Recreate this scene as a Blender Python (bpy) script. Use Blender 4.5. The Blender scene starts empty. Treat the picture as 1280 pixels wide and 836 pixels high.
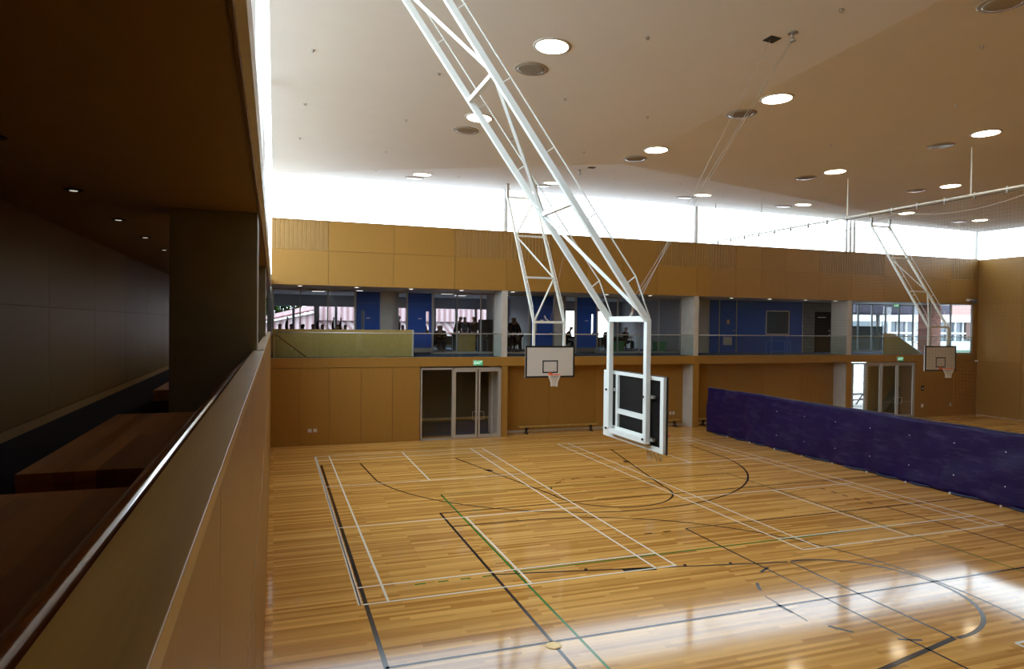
import bpy, bmesh, math, random
from mathutils import Vector, Matrix
random.seed(7)
SC = bpy.context.scene
COL = SC.collection
PI = math.pi

# ------------------------------------------------------------------ materials
def srgb(r, g, b):
    f = lambda c: (c/255/12.92) if c/255 <= .04045 else ((c/255+.055)/1.055)**2.4
    return (f(r), f(g), f(b), 1)

def new_mat(name):
    m = bpy.data.materials.new(name); m.use_nodes = True
    return m, m.node_tree.nodes, m.node_tree.links, m.node_tree.nodes['Principled BSDF']

def simple(name, col, rough=.5, metal=0., var=.08, scale=6., bump=0., coat=0., spec=.5):
    m, N, L, P = new_mat(name)
    tc = N.new('ShaderNodeTexCoord'); nz = N.new('ShaderNodeTexNoise')
    nz.inputs['Scale'].default_value = scale; nz.inputs['Detail'].default_value = 4
    L.new(tc.outputs['Object'], nz.inputs['Vector'])
    mx = N.new('ShaderNodeMix'); mx.data_type = 'RGBA'
    c = Vector(col[:3])
    mx.inputs[6].default_value = (*(c*(1-var)), 1); mx.inputs[7].default_value = (*(c*(1+var)), 1)
    L.new(nz.outputs['Fac'], mx.inputs[0]); L.new(mx.outputs[2], P.inputs['Base Color'])
    P.inputs['Roughness'].default_value = rough; P.inputs['Metallic'].default_value = metal
    P.inputs['Coat Weight'].default_value = coat
    P.inputs['Specular IOR Level'].default_value = spec
    if bump:
        b = N.new('ShaderNodeBump'); b.inputs['Strength'].default_value = bump; b.inputs['Distance'].default_value = .01
        L.new(nz.outputs['Fac'], b.inputs['Height']); L.new(b.outputs['Normal'], P.inputs['Normal'])
    return m

def emit(name, col, s):
    m, N, L, P = new_mat(name)
    P.inputs['Base Color'].default_value = col
    P.inputs['Emission Color'].default_value = col; P.inputs['Emission Strength'].default_value = s
    return m

def glass(name, tint=(1, 1, 1, 1), rough=0.):
    m, N, L, P = new_mat(name)
    N.remove(P); out = N['Material Output']
    tr = N.new('ShaderNodeBsdfTransparent'); tr.inputs[0].default_value = tint
    gl = N.new('ShaderNodeBsdfGlossy'); gl.inputs['Roughness'].default_value = rough
    fr = N.new('ShaderNodeFresnel'); ge = N.new('ShaderNodeNewGeometry'); mr = N.new('ShaderNodeMapRange')
    mr.inputs[3].default_value = 1.45; mr.inputs[4].default_value = 1/1.45      # same reflectance from both sides of a thin pane
    L.new(ge.outputs['Backfacing'], mr.inputs[0]); L.new(mr.outputs[0], fr.inputs[0])
    mx = N.new('ShaderNodeMixShader')
    L.new(fr.outputs[0], mx.inputs[0]); L.new(tr.outputs[0], mx.inputs[1]); L.new(gl.outputs[0], mx.inputs[2])
    L.new(mx.outputs[0], out.inputs['Surface'])
    return m

def panel_mat(name, col, rough=.42):
    """gold stained panel: each panel a touch different, fine vertical grain"""
    m, N, L, P = new_mat(name)
    tc = N.new('ShaderNodeTexCoord'); mp = N.new('ShaderNodeMapping')
    mp.inputs['Scale'].default_value = (30, 30, 1.2)
    nz = N.new('ShaderNodeTexNoise'); nz.inputs['Scale'].default_value = 1; nz.inputs['Detail'].default_value = 5
    L.new(tc.outputs['Object'], mp.inputs[0]); L.new(mp.outputs[0], nz.inputs['Vector'])
    ge = N.new('ShaderNodeNewGeometry')
    ad = N.new('ShaderNodeMath'); ad.operation = 'MULTIPLY_ADD'; ad.inputs[1].default_value = .5
    L.new(ge.outputs['Random Per Island'], ad.inputs[0]); L.new(nz.outputs['Fac'], ad.inputs[2])
    rp = N.new('ShaderNodeMapRange'); rp.inputs[1].default_value = .2; rp.inputs[2].default_value = 1.3
    L.new(ad.outputs[0], rp.inputs[0])
    mx = N.new('ShaderNodeMix'); mx.data_type = 'RGBA'; c = Vector(col[:3])
    mx.inputs[6].default_value = (*(c*.86), 1); mx.inputs[7].default_value = (*(c*1.12), 1)
    L.new(rp.outputs[0], mx.inputs[0]); L.new(mx.outputs[2], P.inputs['Base Color'])
    P.inputs['Roughness'].default_value = rough; P.inputs['Specular IOR Level'].default_value = .3
    return m

def wood_mat(name, dark, light, axis='X', width=.09, length=2.4, rough=.3, coat=0., bump=.02, streak=.5, mortar=.0):
    """boards running along an axis: brick layout for the boards, stretched noise for the grain"""
    m, N, L, P = new_mat(name)
    tc = N.new('ShaderNodeTexCoord'); mp = N.new('ShaderNodeMapping')
    if axis == 'Y': mp.inputs['Rotation'].default_value = (0, 0, PI/2)
    L.new(tc.outputs['Object'], mp.inputs[0])
    bk = N.new('ShaderNodeTexBrick')
    bk.inputs['Scale'].default_value = 1; bk.inputs['Brick Width'].default_value = length
    bk.inputs['Row Height'].default_value = width; bk.inputs['Mortar Size'].default_value = mortar
    bk.offset = .37; bk.offset_frequency = 3; bk.squash = 1.35; bk.squash_frequency = 2
    bk.inputs['Color1'].default_value = (0, 0, 0, 1); bk.inputs['Color2'].default_value = (1, 1, 1, 1)
    bk.inputs['Mortar'].default_value = (0, 0, 0, 1); bk.inputs['Bias'].default_value = 0
    L.new(mp.outputs[0], bk.inputs['Vector'])
    m2 = N.new('ShaderNodeMapping'); m2.inputs['Scale'].default_value = (.35, 9, 9)
    L.new(mp.outputs[0], m2.inputs[0])
    nz = N.new('ShaderNodeTexNoise'); nz.inputs['Scale'].default_value = 1; nz.inputs['Detail'].default_value = 6
    L.new(m2.outputs[0], nz.inputs['Vector'])
    m3 = N.new('ShaderNodeMapping'); m3.inputs['Scale'].default_value = (2.5, 90, 90)
    L.new(mp.outputs[0], m3.inputs[0])
    n3 = N.new('ShaderNodeTexNoise'); n3.inputs['Scale'].default_value = 1; n3.inputs['Detail'].default_value = 3
    L.new(m3.outputs[0], n3.inputs['Vector'])
    a = N.new('ShaderNodeMix'); a.data_type = 'RGBA'; a.inputs[0].default_value = streak
    L.new(bk.outputs['Color'], a.inputs[6]); L.new(nz.outputs['Fac'], a.inputs[7])
    b = N.new('ShaderNodeMix'); b.data_type = 'RGBA'; b.inputs[0].default_value = .22
    L.new(a.outputs[2], b.inputs[6]); L.new(n3.outputs['Fac'], b.inputs[7])
    rp = N.new('ShaderNodeValToRGB')
    rp.color_ramp.elements[0].position = .17; rp.color_ramp.elements[0].color = dark
    rp.color_ramp.elements[1].position = .80; rp.color_ramp.elements[1].color = light
    L.new(b.outputs[2], rp.inputs[0]); L.new(rp.outputs[0], P.inputs['Base Color'])
    P.inputs['Roughness'].default_value = rough; P.inputs['Coat Weight'].default_value = coat
    P.inputs['Coat Roughness'].default_value = .06
    if bump:
        bp = N.new('ShaderNodeBump'); bp.inputs['Strength'].default_value = bump; bp.inputs['Distance'].default_value = .004
        L.new(b.outputs[2], bp.inputs['Height']); L.new(bp.outputs[0], P.inputs['Normal'])
    return m

M = {}
M['gold'] = panel_mat('gold_panel', (.345, .178, .036))
M['gold_back'] = simple('gold_joint', (.16, .08, .02, 1), .8)
M['slat_gap'] = simple('vent_slot', (.55, .32, .10, 1), .7)
M['slat'] = simple('vent_slat', (.30, .165, .04, 1), .5)
M['floor'] = wood_mat('sports_timber', (.38, .155, .022, 1), (.86, .50, .145, 1), 'X', .082, 2.1, .085, 0., .006, .42)
M['floor'].node_tree.nodes['Principled BSDF'].inputs['Specular IOR Level'].default_value = .21
M['ply'] = wood_mat('plywood_cap', (.28, .155, .03, 1), (.60, .40, .11, 1), 'Y', .6, 5, .35, 0, .01, .8)
M['plywall'] = wood_mat('plywood_panel', (.34, .235, .065, 1), (.50, .365, .125, 1), 'Y', 1.2, 3, .4, 0, .0, .8)
M['bench_wood'] = wood_mat('red_bench_timber', (.12, .04, .012, 1), (.42, .18, .06, 1), 'Y', .12, 4, .35, 0, .01, .3)
M['rail_wood'] = simple('handrail_timber', (.22, .075, .03, 1), .16, 0, .2, 9, 0, .6)
M['ceiling'] = simple('white_washed_ceiling', (.74, .71, .66, 1), .6, 0, .03, 1.5)
M['white_wall'] = simple('white_paint', (.78, .78, .76, 1), .5)
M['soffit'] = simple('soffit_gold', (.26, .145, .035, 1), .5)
M['grey_soffit'] = simple('grey_soffit', (.50, .51, .56, 1), .6)
M['canopy'] = simple('canopy_grey', (.09, .09, .12, 1), .7, spec=0)
M['screen'] = simple('screen_dark', (.016, .022, .022, 1), .8, spec=0)
M['bounce_ground'] = simple('pale_bounce_ground', (.60, .60, .60, 1), .95, spec=0)  # pale tone chosen to throw daylight up through the left clerestory
M['asphalt'] = simple('outdoor_ground', (.13, .13, .125, 1), .95, spec=0)
M['concrete'] = simple('concrete', (.50, .465, .41, 1), .75, 0, .16, 3, .25)
M['concrete_dark'] = simple('dark_concrete', (.24, .235, .19, 1), .55, 0, .18, 4, .15)
M['white_steel'] = simple('white_painted_steel', (.80, .82, .77, 1), .35, 0, .04)
M['alu'] = simple('aluminium_frame', (.52, .50, .46, 1), .38, .5, .05)
M['alu_dark'] = simple('dark_frame', (.12, .13, .14, 1), .4, .4, .05)
M['steel'] = simple('brushed_steel', (.6, .6, .58, 1), .3, .9, .05)
M['black'] = simple('black_paint', (.012, .012, .013, 1), .6)
M['board'] = simple('grey_white_board', (.62, .61, .57, 1), .5, 0, .03)
M['board_back'] = simple('black_board_back', (.010, .009, .008, 1), .6, spec=.15)
M['orange'] = simple('orange_rim', (.75, .14, .04, 1), .4)
M['cord'] = simple('white_cord', (.82, .78, .70, 1), .8)
M['wire'] = simple('wire_cable', (.5, .48, .43, 1), .5, .2)
M['netting'] = simple('divider_netting', (.10, .10, .09, 1), .8)
M['vinyl'] = simple('purple_vinyl', (.014, .006, .062, 1), .45, 0, .5, 1.6, .5, spec=.25)
def vinyl():
    m = M['vinyl']; N = m.node_tree.nodes; L = m.node_tree.links; P = N['Principled BSDF']
    tc = N.new('ShaderNodeTexCoord'); mp = N.new('ShaderNodeMapping'); mp.inputs['Scale'].default_value = (1, .7, 3.5); mp.inputs['Rotation'].default_value = (.25, 0, 0)
    nz = N.new('ShaderNodeTexNoise'); nz.inputs['Scale'].default_value = 1.6; nz.inputs['Detail'].default_value = 9; nz.inputs['Roughness'].default_value = .75
    rp = N.new('ShaderNodeValToRGB'); rp.color_ramp.elements[0].position = .50; rp.color_ramp.elements[0].color = (.012, .005, .058, 1)
    rp.color_ramp.elements[1].position = .78; rp.color_ramp.elements[1].color = (.060, .050, .125, 1)
    L.new(tc.outputs['Object'], mp.inputs[0]); L.new(mp.outputs[0], nz.inputs['Vector']); L.new(nz.outputs['Fac'], rp.inputs[0]); L.new(rp.outputs[0], P.inputs['Base Color'])
vinyl()
M['vinyl_hem'] = simple('navy_hem', (.015, .022, .07, 1), .5)
M['carpet'] = simple('blue_grey_carpet', (.034, .030, .040, 1), .98, 0, .2, 60, .2, spec=.05)
M['carpet_blue'] = simple('blue_carpet', (.035, .06, .12, 1), .95, 0, .2, 60, .2)
M['blue'] = simple('blue_door', (.016, .085, .40, 1), .35, 0, .08, 2)
M['blue_line'] = simple('pale_blue_strip', (.12, .18, .35, 1), .4)
M['room_wall'] = simple('classroom_wall', (.42, .42, .42, 1), .7)
M['room_ceiling'] = simple('classroom_ceiling', (.62, .62, .64, 1), .7)
M['dark_room'] = simple('dark_joinery', (.10, .095, .055, 1), .6)
M['clear'] = glass('clear_glass')
M['green_glass'] = glass('green_tinted_glass', (.92, .965, .955, 1))
M['lamp'] = emit('lamp_lens', (1, .86, .62, 1), 24)
M['lamp_small'] = emit('small_lamp_lens', (1, .95, .85, 1), 3.)
M['lamp_dim'] = emit('dim_lamp_lens', (1, .93, .8, 1), .5)
M['panel_light'] = emit('panel_light', (1, .97, .95, 1), 2.0)
M['off_lens'] = simple('unlit_lens', (.30, .27, .22, 1), .12, .1, .2, 20, .2)
M['ring'] = simple('lamp_ring', (.55, .50, .42, 1), .4)
M['off_ring'] = simple('unlit_lamp_ring', (.32, .26, .19, 1), .5)
M['exit_green'] = emit('exit_green', (.0, .32, .12, 1), .55)
M['exit_white'] = emit('exit_lettering', (.9, 1, .92, 1), .9)
M['white_line'] = simple('white_line_paint', (.88, .84, .74, 1), .15, 0, .03, spec=.2)
M['black_line'] = simple('black_line_paint', (.022, .012, .010, 1), .15, spec=.2)
M['green_line'] = simple('green_line_paint', (.03, .18, .02, 1), .15, spec=.2)
M['brass'] = simple('brass_plate', (.62, .45, .2, 1), .3, .7)
M['plastic'] = simple('white_plastic', (.75, .75, .73, 1), .4)
M['skin'] = simple('skin', (.45, .28, .20, 1), .6)
M['hair'] = simple('dark_hair', (.03, .02, .015, 1), .7)
M['cloth_dark'] = simple('dark_cloth', (.03, .03, .035, 1), .9)
M['cloth_navy'] = simple('navy_cloth', (.02, .03, .06, 1), .9)
M['cloth_brown'] = simple('brown_cloth', (.07, .045, .03, 1), .9)
M['desk'] = simple('dark_desk', (.08, .065, .05, 1), .5)
M['green_crate'] = simple('green_plastic', (.10, .30, .14, 1), .5)
M['pink_metal'] = None
M['grass'] = simple('grass', (.30, .50, .26, 1), .95, 0, .3, 30)
M['leaf'] = simple('leaf_green', (.016, .035, .010, 1), .9, 0, .5, 5, spec=0)
M['bark'] = simple('bark', (.12, .08, .05, 1), .9)
M['facade'] = simple('white_facade', (.55, .55, .55, 1), .8)
M['pink_facade'] = simple('pink_facade', (.36, .22, .20, 1), .8)
M['dark_glass'] = simple('dark_window_glass', (.05, .07, .09, 1), .1)
M['paving'] = simple('pale_paving', (.40, .40, .38, 1), .9)

def ribbed(name, c1, c2, pitch, rot=0.):
    m, N, L, P = new_mat(name)
    tc = N.new('ShaderNodeTexCoord'); mp = N.new('ShaderNodeMapping'); mp.inputs['Rotation'].default_value = (0, rot, 0)
    wv = N.new('ShaderNodeTexWave'); wv.inputs['Scale'].default_value = 1/pitch/3.18
    L.new(tc.outputs['Object'], mp.inputs[0]); L.new(mp.outputs[0], wv.inputs['Vector'])
    mx = N.new('ShaderNodeMix'); mx.data_type = 'RGBA'; mx.inputs[6].default_value = c1; mx.inputs[7].default_value = c2
    L.new(wv.outputs['Fac'], mx.inputs[0]); L.new(mx.outputs[2], P.inputs['Base Color'])
    P.inputs['Roughness'].default_value = .6
    return m
M['pink_metal'] = ribbed('pink_ribbed_metal', (.20, .105, .11, 1), (.36, .27, .28, 1), .42)
M['pink_diag'] = ribbed('pink_ribbed_roof', (.20, .105, .11, 1), (.40, .33, .34, 1), .42, .7)
M['red_roof'] = ribbed('red_ribbed_roof', (.085, .022, .024, 1), (.13, .04, .045, 1), .5)

def brick_mat():
    m, N, L, P = new_mat('red_brick')
    tc = N.new('ShaderNodeTexCoord'); mp = N.new('ShaderNodeMapping'); mp.inputs['Rotation'].default_value = (PI/2, 0, 0)
    bk = N.new('ShaderNodeTexBrick'); bk.inputs['Scale'].default_value = 1
    bk.inputs['Brick Width'].default_value = .24; bk.inputs['Row Height'].default_value = .086; bk.inputs['Mortar Size'].default_value = .01
    bk.inputs['Color1'].default_value = (.55, .24, .18, 1); bk.inputs['Color2'].default_value = (.30, .11, .08, 1)
    bk.inputs['Mortar'].default_value = (.2, .17, .15, 1)
    L.new(tc.outputs['Object'], mp.inputs[0]); L.new(mp.outputs[0], bk.inputs['Vector'])
    L.new(bk.outputs['Color'], P.inputs['Base Color']); P.inputs['Roughness'].default_value = .9
    return m
M['brick'] = brick_mat()

def block_mat():
    m, N, L, P = new_mat('concrete_block')
    tc = N.new('ShaderNodeTexCoord'); mp = N.new('ShaderNodeMapping'); mp.inputs['Rotation'].default_value = (PI/2, 0, 0)
    bk = N.new('ShaderNodeTexBrick'); bk.inputs['Scale'].default_value = 1
    bk.inputs['Brick Width'].default_value = .4; bk.inputs['Row Height'].default_value = .2; bk.inputs['Mortar Size'].default_value = .012
    bk.inputs['Color1'].default_value = (.20, .19, .17, 1); bk.inputs['Color2'].default_value = (.16, .15, .135, 1)
    bk.inputs['Mortar'].default_value = (.09, .085, .08, 1)
    L.new(tc.outputs['Object'], mp.inputs[0]); L.new(mp.outputs[0], bk.inputs['Vector'])
    L.new(bk.outputs['Color'], P.inputs['Base Color']); P.inputs['Roughness'].default_value = .9
    return m
M['block'] = block_mat()

# ------------------------------------------------------------------ mesh builder
class MB:
    def __init__(s): s.bm = bmesh.new()
    def box(s, x0, x1, y0, y1, z0, z1):
        v = [s.bm.verts.new(c) for c in ((x0,y0,z0),(x1,y0,z0),(x1,y1,z0),(x0,y1,z0),(x0,y0,z1),(x1,y0,z1),(x1,y1,z1),(x0,y1,z1))]
        for f in ((3,2,1,0),(4,5,6,7),(0,1,5,4),(1,2,6,5),(2,3,7,6),(3,0,4,7)): s.bm.faces.new([v[i] for i in f])
        return s
    def bar(s, a, b, w, h=None, up=(0, 0, 1)):
        """rectangular bar between two points"""
        h = h or w; a = Vector(a); b = Vector(b); d = (b-a).normalized(); u = Vector(up)
        if abs(d.dot(u)) > .98: u = Vector((0, 1, 0))
        r = d.cross(u).normalized(); u = r.cross(d)
        vs = []
        for p in (a, b):
            for i, j in ((-1,-1),(1,-1),(1,1),(-1,1)): vs.append(s.bm.verts.new(p + r*(i*w/2) + u*(j*h/2)))
        for f in ((3,2,1,0),(4,5,6,7),(0,1,5,4),(1,2,6,5),(2,3,7,6),(3,0,4,7)): s.bm.faces.new([vs[i] for i in f])
        return s
    def tube(s, pts, r, n=8, cap=True, r2=None):
        pts = [Vector(p) for p in pts]; rings = []
        up = Vector((0, 0, 1)); prev = None
        for i, p in enumerate(pts):
            d = (pts[min(i+1, len(pts)-1)] - pts[max(i-1, 0)]).normalized()
            if prev is None:
                u = up if abs(d.dot(up)) < .95 else Vector((1, 0, 0)); a = d.cross(u).normalized()
            else:
                a = (prev - d*prev.dot(d)).normalized()
            prev = a; b = d.cross(a)
            rr = r if r2 is None else r + (r2-r)*i/(len(pts)-1)
            rings.append([s.bm.verts.new(p + a*(rr*math.cos(2*PI*k/n)) + b*(rr*math.sin(2*PI*k/n))) for k in range(n)])
        for A, B in zip(rings, rings[1:]):
            for k in range(n): s.bm.faces.new((A[k], A[(k+1) % n], B[(k+1) % n], B[k]))
        if cap: s.bm.faces.new(rings[0][::-1]); s.bm.faces.new(rings[-1])
        return s
    def lathe(s, prof, c=(0, 0, 0), n=28, axis='Z'):
        rings = []
        for r, z in prof:
            ring = []
            for k in range(n):
                a = 2*PI*k/n
                ring.append(s.bm.verts.new((c[0]+r*math.cos(a), c[1]+r*math.sin(a), c[2]+z)))
            rings.append(ring)
        for A, B in zip(rings, rings[1:]):
            for k in range(n): s.bm.faces.new((A[k], A[(k+1) % n], B[(k+1) % n], B[k]))
        s.bm.faces.new(rings[0][::-1]); s.bm.faces.new(rings[-1])
        return s
    def prism(s, poly, y0, y1):
        """polygon in XZ extruded in Y"""
        a = [s.bm.verts.new((x, y0, z)) for x, z in poly]; b = [s.bm.verts.new((x, y1, z)) for x, z in poly]
        n = len(poly); s.bm.faces.new(a); s.bm.faces.new(b[::-1])
        for i in range(n): s.bm.faces.new((a[i], b[i], b[(i+1) % n], a[(i+1) % n]))
        return s
    def poly(s, pts):
        s.bm.faces.new([s.bm.verts.new(p) for p in pts]); return s
    def build(s, name, mat, parent=None, smooth=False, bevel=0., kind=None):
        bmesh.ops.recalc_face_normals(s.bm, faces=s.bm.faces)
        me = bpy.data.meshes.new(name); s.bm.to_mesh(me); s.bm.free()
        me.materials.append(mat)
        if smooth:
            for p in me.polygons: p.use_smooth = True
        o = bpy.data.objects.new(name, me); COL.objects.link(o)
        if parent: o.parent = parent
        if bevel:
            b = o.modifiers.new('bevel', 'BEVEL'); b.width = bevel; b.segments = 2; b.limit_method = 'ANGLE'
        if kind: o['kind'] = kind
        return o

def tag(o, label, cat, group=None, kind=None):
    o['label'] = label; o['category'] = cat
    if group: o['group'] = group
    if kind: o['kind'] = kind
    return o
def empty(name, loc=(0, 0, 0), rz=0.):
    o = bpy.data.objects.new(name, None); COL.objects.link(o); o.location = loc; o.rotation_euler = (0, 0, rz)
    o.empty_display_size = .1
    return o
def struct(name, loc=(0, 0, 0)):
    o = empty(name, loc); o['kind'] = 'structure'; return o
def kids(o): return [c for c in COL.objects if c.parent == o]
def copy_tree(o, loc=None, rz=None):
    c = o.copy(); COL.objects.link(c)
    if loc is not None: c.location = loc
    if rz is not None: c.rotation_euler = (0, 0, rz)
    for ch in kids(o):
        d = copy_tree(ch); d.parent = c
    return c

# ------------------------------------------------------------------ geometry of the hall
XL, XR = -.12, 37.4          # side walls
YF, YB = -9.0, 27.2          # near and far wall
YR = 28.12                   # back of the ground-level recesses
YG = 30.5                    # classroom glazing behind the upper walkway
Z1, Z2, Z3, Z4 = 3.02, 3.39, 6.22, 8.71     # slab soffit, upper floor, opening head, sill of clerestory
P0 = Vector((XL, YB, 10.42)); P1 = Vector((10.21, 18.71, 9.80)); PN = Vector((8.90, YF, 9.926))
P2 = Vector((XR, 20.68, 10.2)); W1 = Vector((12, YB, 10.50)); W2 = Vector((XR, YB, 10.26))
PA = Vector((XL, YF, 10.48)); PB = Vector((XR, YF, 10.36))
CT = [(P0, P1, PA), (P1, PN, PA), (P1, PN, PB), (P1, PB, P2), (P0, W1, P1), (P1, W1, W2), (P1, W2, P2)]
def ceil_z(x, y):
    for a, b, c in CT:
        d = (b.y-c.y)*(a.x-c.x)+(c.x-b.x)*(a.y-c.y)
        u = ((b.y-c.y)*(x-c.x)+(c.x-b.x)*(y-c.y))/d; v = ((c.y-a.y)*(x-c.x)+(a.x-c.x)*(y-c.y))/d
        if u >= -1e-4 and v >= -1e-4 and u+v <= 1.0001: return u*a.z+v*b.z+(1-u-v)*c.z
    return 10.0
def ceil_n(x, y):
    e = .2; zx = (ceil_z(x+e, y)-ceil_z(x-e, y))/(2*e); zy = (ceil_z(x, y+e)-ceil_z(x, y-e))/(2*e)
    return Vector((-zx, -zy, 1)).normalized()

# ceiling: folded planes with a little thickness
m = MB()
m.poly([P0, P1, PN, PA]); m.poly([P1, PN, PB, P2]); m.poly([P0, W1, P1]); m.poly([P1, W1, W2]); m.poly([P1, W2, P2])
bmesh.ops.remove_doubles(m.bm, verts=m.bm.verts, dist=1e-4)
ceiling = m.build('ceiling', M['ceiling'], kind='structure')
sol = ceiling.modifiers.new('thickness', 'SOLIDIFY'); sol.thickness = .25; sol.offset = 1
# make sure the thickness goes up
if ceiling.data.polygons[0].normal.z < 0: ceiling.data.flip_normals()

# floor
m = MB(); m.box(XL, XR, YF, YR+.02, -.2, 0)
floor = m.build('floor', M['floor'], kind='structure')

# ---- painted court lines, a few mm of paint on the boards
LW = .05
LZ = [.0008]
def line(mb, x0, y0, x1, y1, w=LW):
    d = Vector((x1-x0, y1-y0, 0)); n = Vector((-d.y, d.x, 0)).normalized()*w/2
    z = Vector((0, 0, LZ[0])); a = Vector((x0, y0, 0)); b = Vector((x1, y1, 0))
    mb.poly([a-n+z, b-n+z, b+n+z, a+n+z])
def arc(mb, cx, cy, r, a0, a1, w=LW, n=48):
    for i in range(n):
        t0 = math.radians(a0+(a1-a0)*i/n); t1 = math.radians(a0+(a1-a0)*(i+1)/n)
        z = LZ[0]
        mb.poly([(cx+(r-w/2)*math.cos(t0), cy+(r-w/2)*math.sin(t0), z), (cx+(r+w/2)*math.cos(t0), cy+(r+w/2)*math.sin(t0), z),
                 (cx+(r+w/2)*math.cos(t1), cy+(r+w/2)*math.sin(t1), z), (cx+(r-w/2)*math.cos(t1), cy+(r-w/2)*math.sin(t1), z)])
# green volleyball court
g = MB(); LZ[0] = .0008
line(g, 4.42, 18.40, 4.42, 0.4, .05); line(g, 13.98, 18.40, 14.05, 0.4, .04); line(g, 4.42, 12.20, 14.0, 12.30, .05)
for i in range(4):
    line(g, 2.45+i*.43, 12.16, 2.65+i*.43, 12.16); line(g, 14.25+i*.43, 12.32, 14.45+i*.43, 12.32)
line(g, 4.42, 18.4, 14.0, 18.35, .03)
# black basketball courts
b = MB(); LZ[0] = .0016
BX = 9.2
line(b, 1.50, 23.35, 1.48, -4.6, .075)                         # sideline
line(b, 1.5, 23.35, 16.8, 23.2, .04)                           # end line
line(b, 16.85, 11.5, 16.85, -4.6, .05)
line(b, 1.48, 9.32, 18.6, 9.32, .055)                          # halfway line
cx, cy = 9.27, 21.75
arc(b, cx, cy, 6.42, 190, 350, .055, 90)
line(b, cx-6.42*math.cos(math.radians(10)), cy-6.42*math.sin(math.radians(10)), 2.78, 23.3, .055)
line(b, cx+6.42*math.cos(math.radians(10)), cy-6.42*math.sin(math.radians(10)), 15.8, 23.25, .055)
line(b, 6.1, 23.3, 7.42, 17.45, .055); line(b, 12.3, 23.3, 10.98, 17.45, .055); line(b, 7.42, 17.45, 10.98, 17.45, .04)
arc(b, BX, 17.45, 1.78, 180, 360, .055, 40)
for k in range(6): arc(b, BX, 17.45, 1.70, 12+k*27.5, 24+k*27.5, .045, 4)
line(b, 6.55, 21.0, 6.75, 21.05, .3); line(b, 11.63, 21.05, 11.83, 21.0, .3)
# cross court
line(b, 3.97, 16.6, 3.97, -2, .06); line(b, 3.97, 16.6, 18.5, 16.6, .05)
ax, ay = 5.6, 9.12
arc(b, ax, ay, 6.27, -90, 90, .05, 100); line(b, 3.97, ay+6.27, ax, ay+6.27); line(b, 3.97, ay-6.27, ax, ay-6.27)
line(b, 3.97, 12.2, 9.9, 11.03, .055); line(b, 9.95, 11.03, 9.95, 7.5, .05); line(b, 3.97, 6.3, 9.95, 7.50, .09)
arc(b, 10.0, 9.27, 1.78, -90, 90, .075, 40)
for k in range(5): arc(b, 9.95, 9.27, 1.75, 112+k*32, 124+k*32, .06, 4)
line(b, 6.45, 11.66, 7.12, 11.53, .16); line(b, 5.75, 11.85, 5.80, 11.95, .06); line(b, 7.75, 11.45, 7.80, 11.57, .06); line(b, 8.7, 11.28, 8.75, 11.38, .06)
line(b, 8.25, 9.75, 8.22, 8.7, .03)
# cross volleyball court
line(b, 9.2, 13.62, 9.24, 4.6, .045); line(b, 9.2, 13.62, 18.5, 13.72, .045); line(b, 15.5, 13.7, 15.5, 4.6, .045)
for k in range(5): line(b, 15.4, 14.0+k*.42, 15.4, 14.2+k*.42, .05)
for k in range(2): line(b, 8.55-k*.5, 13.55, 8.75-k*.5, 13.55, .05)
# white badminton courts
w = MB(); LZ[0] = .0024
def badminton(xa, xb, lft, rgt):
    y0, y1 = 11.55, 24.9
    for x in (xa, xa+.46, xb-.46, xb): line(w, x, y0, x, y1, .045)
    for y in (y0, y0+.77, y1-.77, y1): line(w, xa, y, xb, y, .045)
    line(w, xa, 16.08, xb, 16.08, .045); line(w, xa, 20.2, xb, 20.2, .045)
    xm = (xa+xb)/2; line(w, xm, y0, xm, 16.08, .045); line(w, xm, 20.2, xm, y1, .045)
badminton(1.41, 7.59, 0, 0); badminton(10.76, 16.93, 0, 0)
line(w, 1.385, 11.55, 1.385, 24.9, .05)
line(w, 10.69, 7.08, 11.3, 7.08, .05); line(w, 10.69, 7.08, 10.69, 6.0, .05); line(w, 11.3, 7.08, 17, 7.08, .05)
for nm, mm_, mat in (('green_court_lines', g, 'green_line'), ('black_court_lines', b, 'black_line'), ('white_court_lines', w, 'white_line')):
    o = mm_.build(nm, M[mat], floor)
    for p in o.data.polygons:
        if p.normal.z < 0: p.flip()

m = MB(); m.lathe([(.115, 0), (.12, .004), (.10, .006), (.02, .006)], (0, 0, 0))
o = m.build('floor_socket', M['brass']); o.location = (3.95, 9.2, 0.0025)
tag(o, 'round brass socket cover set into the timber floor on the halfway line', 'floor socket')

# ------------------------------------------------------------------ far wall
def panels(mb, xs, zs, y, t=.03, gap=.012, axis='Y'):
    for xa, xb in zip(xs, xs[1:]):
        for za, zb in zip(zs, zs[1:]):
            if axis == 'Y': mb.box(xa+gap/2, xb-gap/2, y, y+t, za+gap/2, zb-gap/2)
            else: mb.box(y, y+t, xa+gap/2, xb-gap/2, za+gap/2, zb-gap/2)

wb = struct('wall_back')
m = MB(); panels(m, [XL, 1.97], [Z3, 7.57], YB); 
up = [XL, 1.97, 4.5, 7.03, 9.3, 11.4, 13.1, 14.9, 16.64, 18.8, 21.0, 22.5, 24.0, 26.1, 28.2, 30.4, 32.1, 33.8, 35.3, XR]
panels(m, up[1:], [Z3, 7.57], YB)
slats = [(XL, 1.97), (7.03, 11.4), (16.64, 21.0), (26.1, 30.4), (35.3, XR)]
def in_slat(x): return any(a <= x < b-.01 for a, b in slats)
for xa, xb in zip(up, up[1:]):
    if not in_slat(xa+.02): panels(m, [xa, xb], [7.57, Z4], YB)
m.build('upper_panels', M['gold'], wb)
m = MB(); m.box(XL, XR, YB+.032, YB+.25, Z3, Z4-.01); m.build('backing', M['gold_back'], wb)
m = MB(); m.box(XL, XR, YB-.01, YB+.28, Z4-.01, Z4+.03); m.build('sill', M['gold'], wb)
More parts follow.
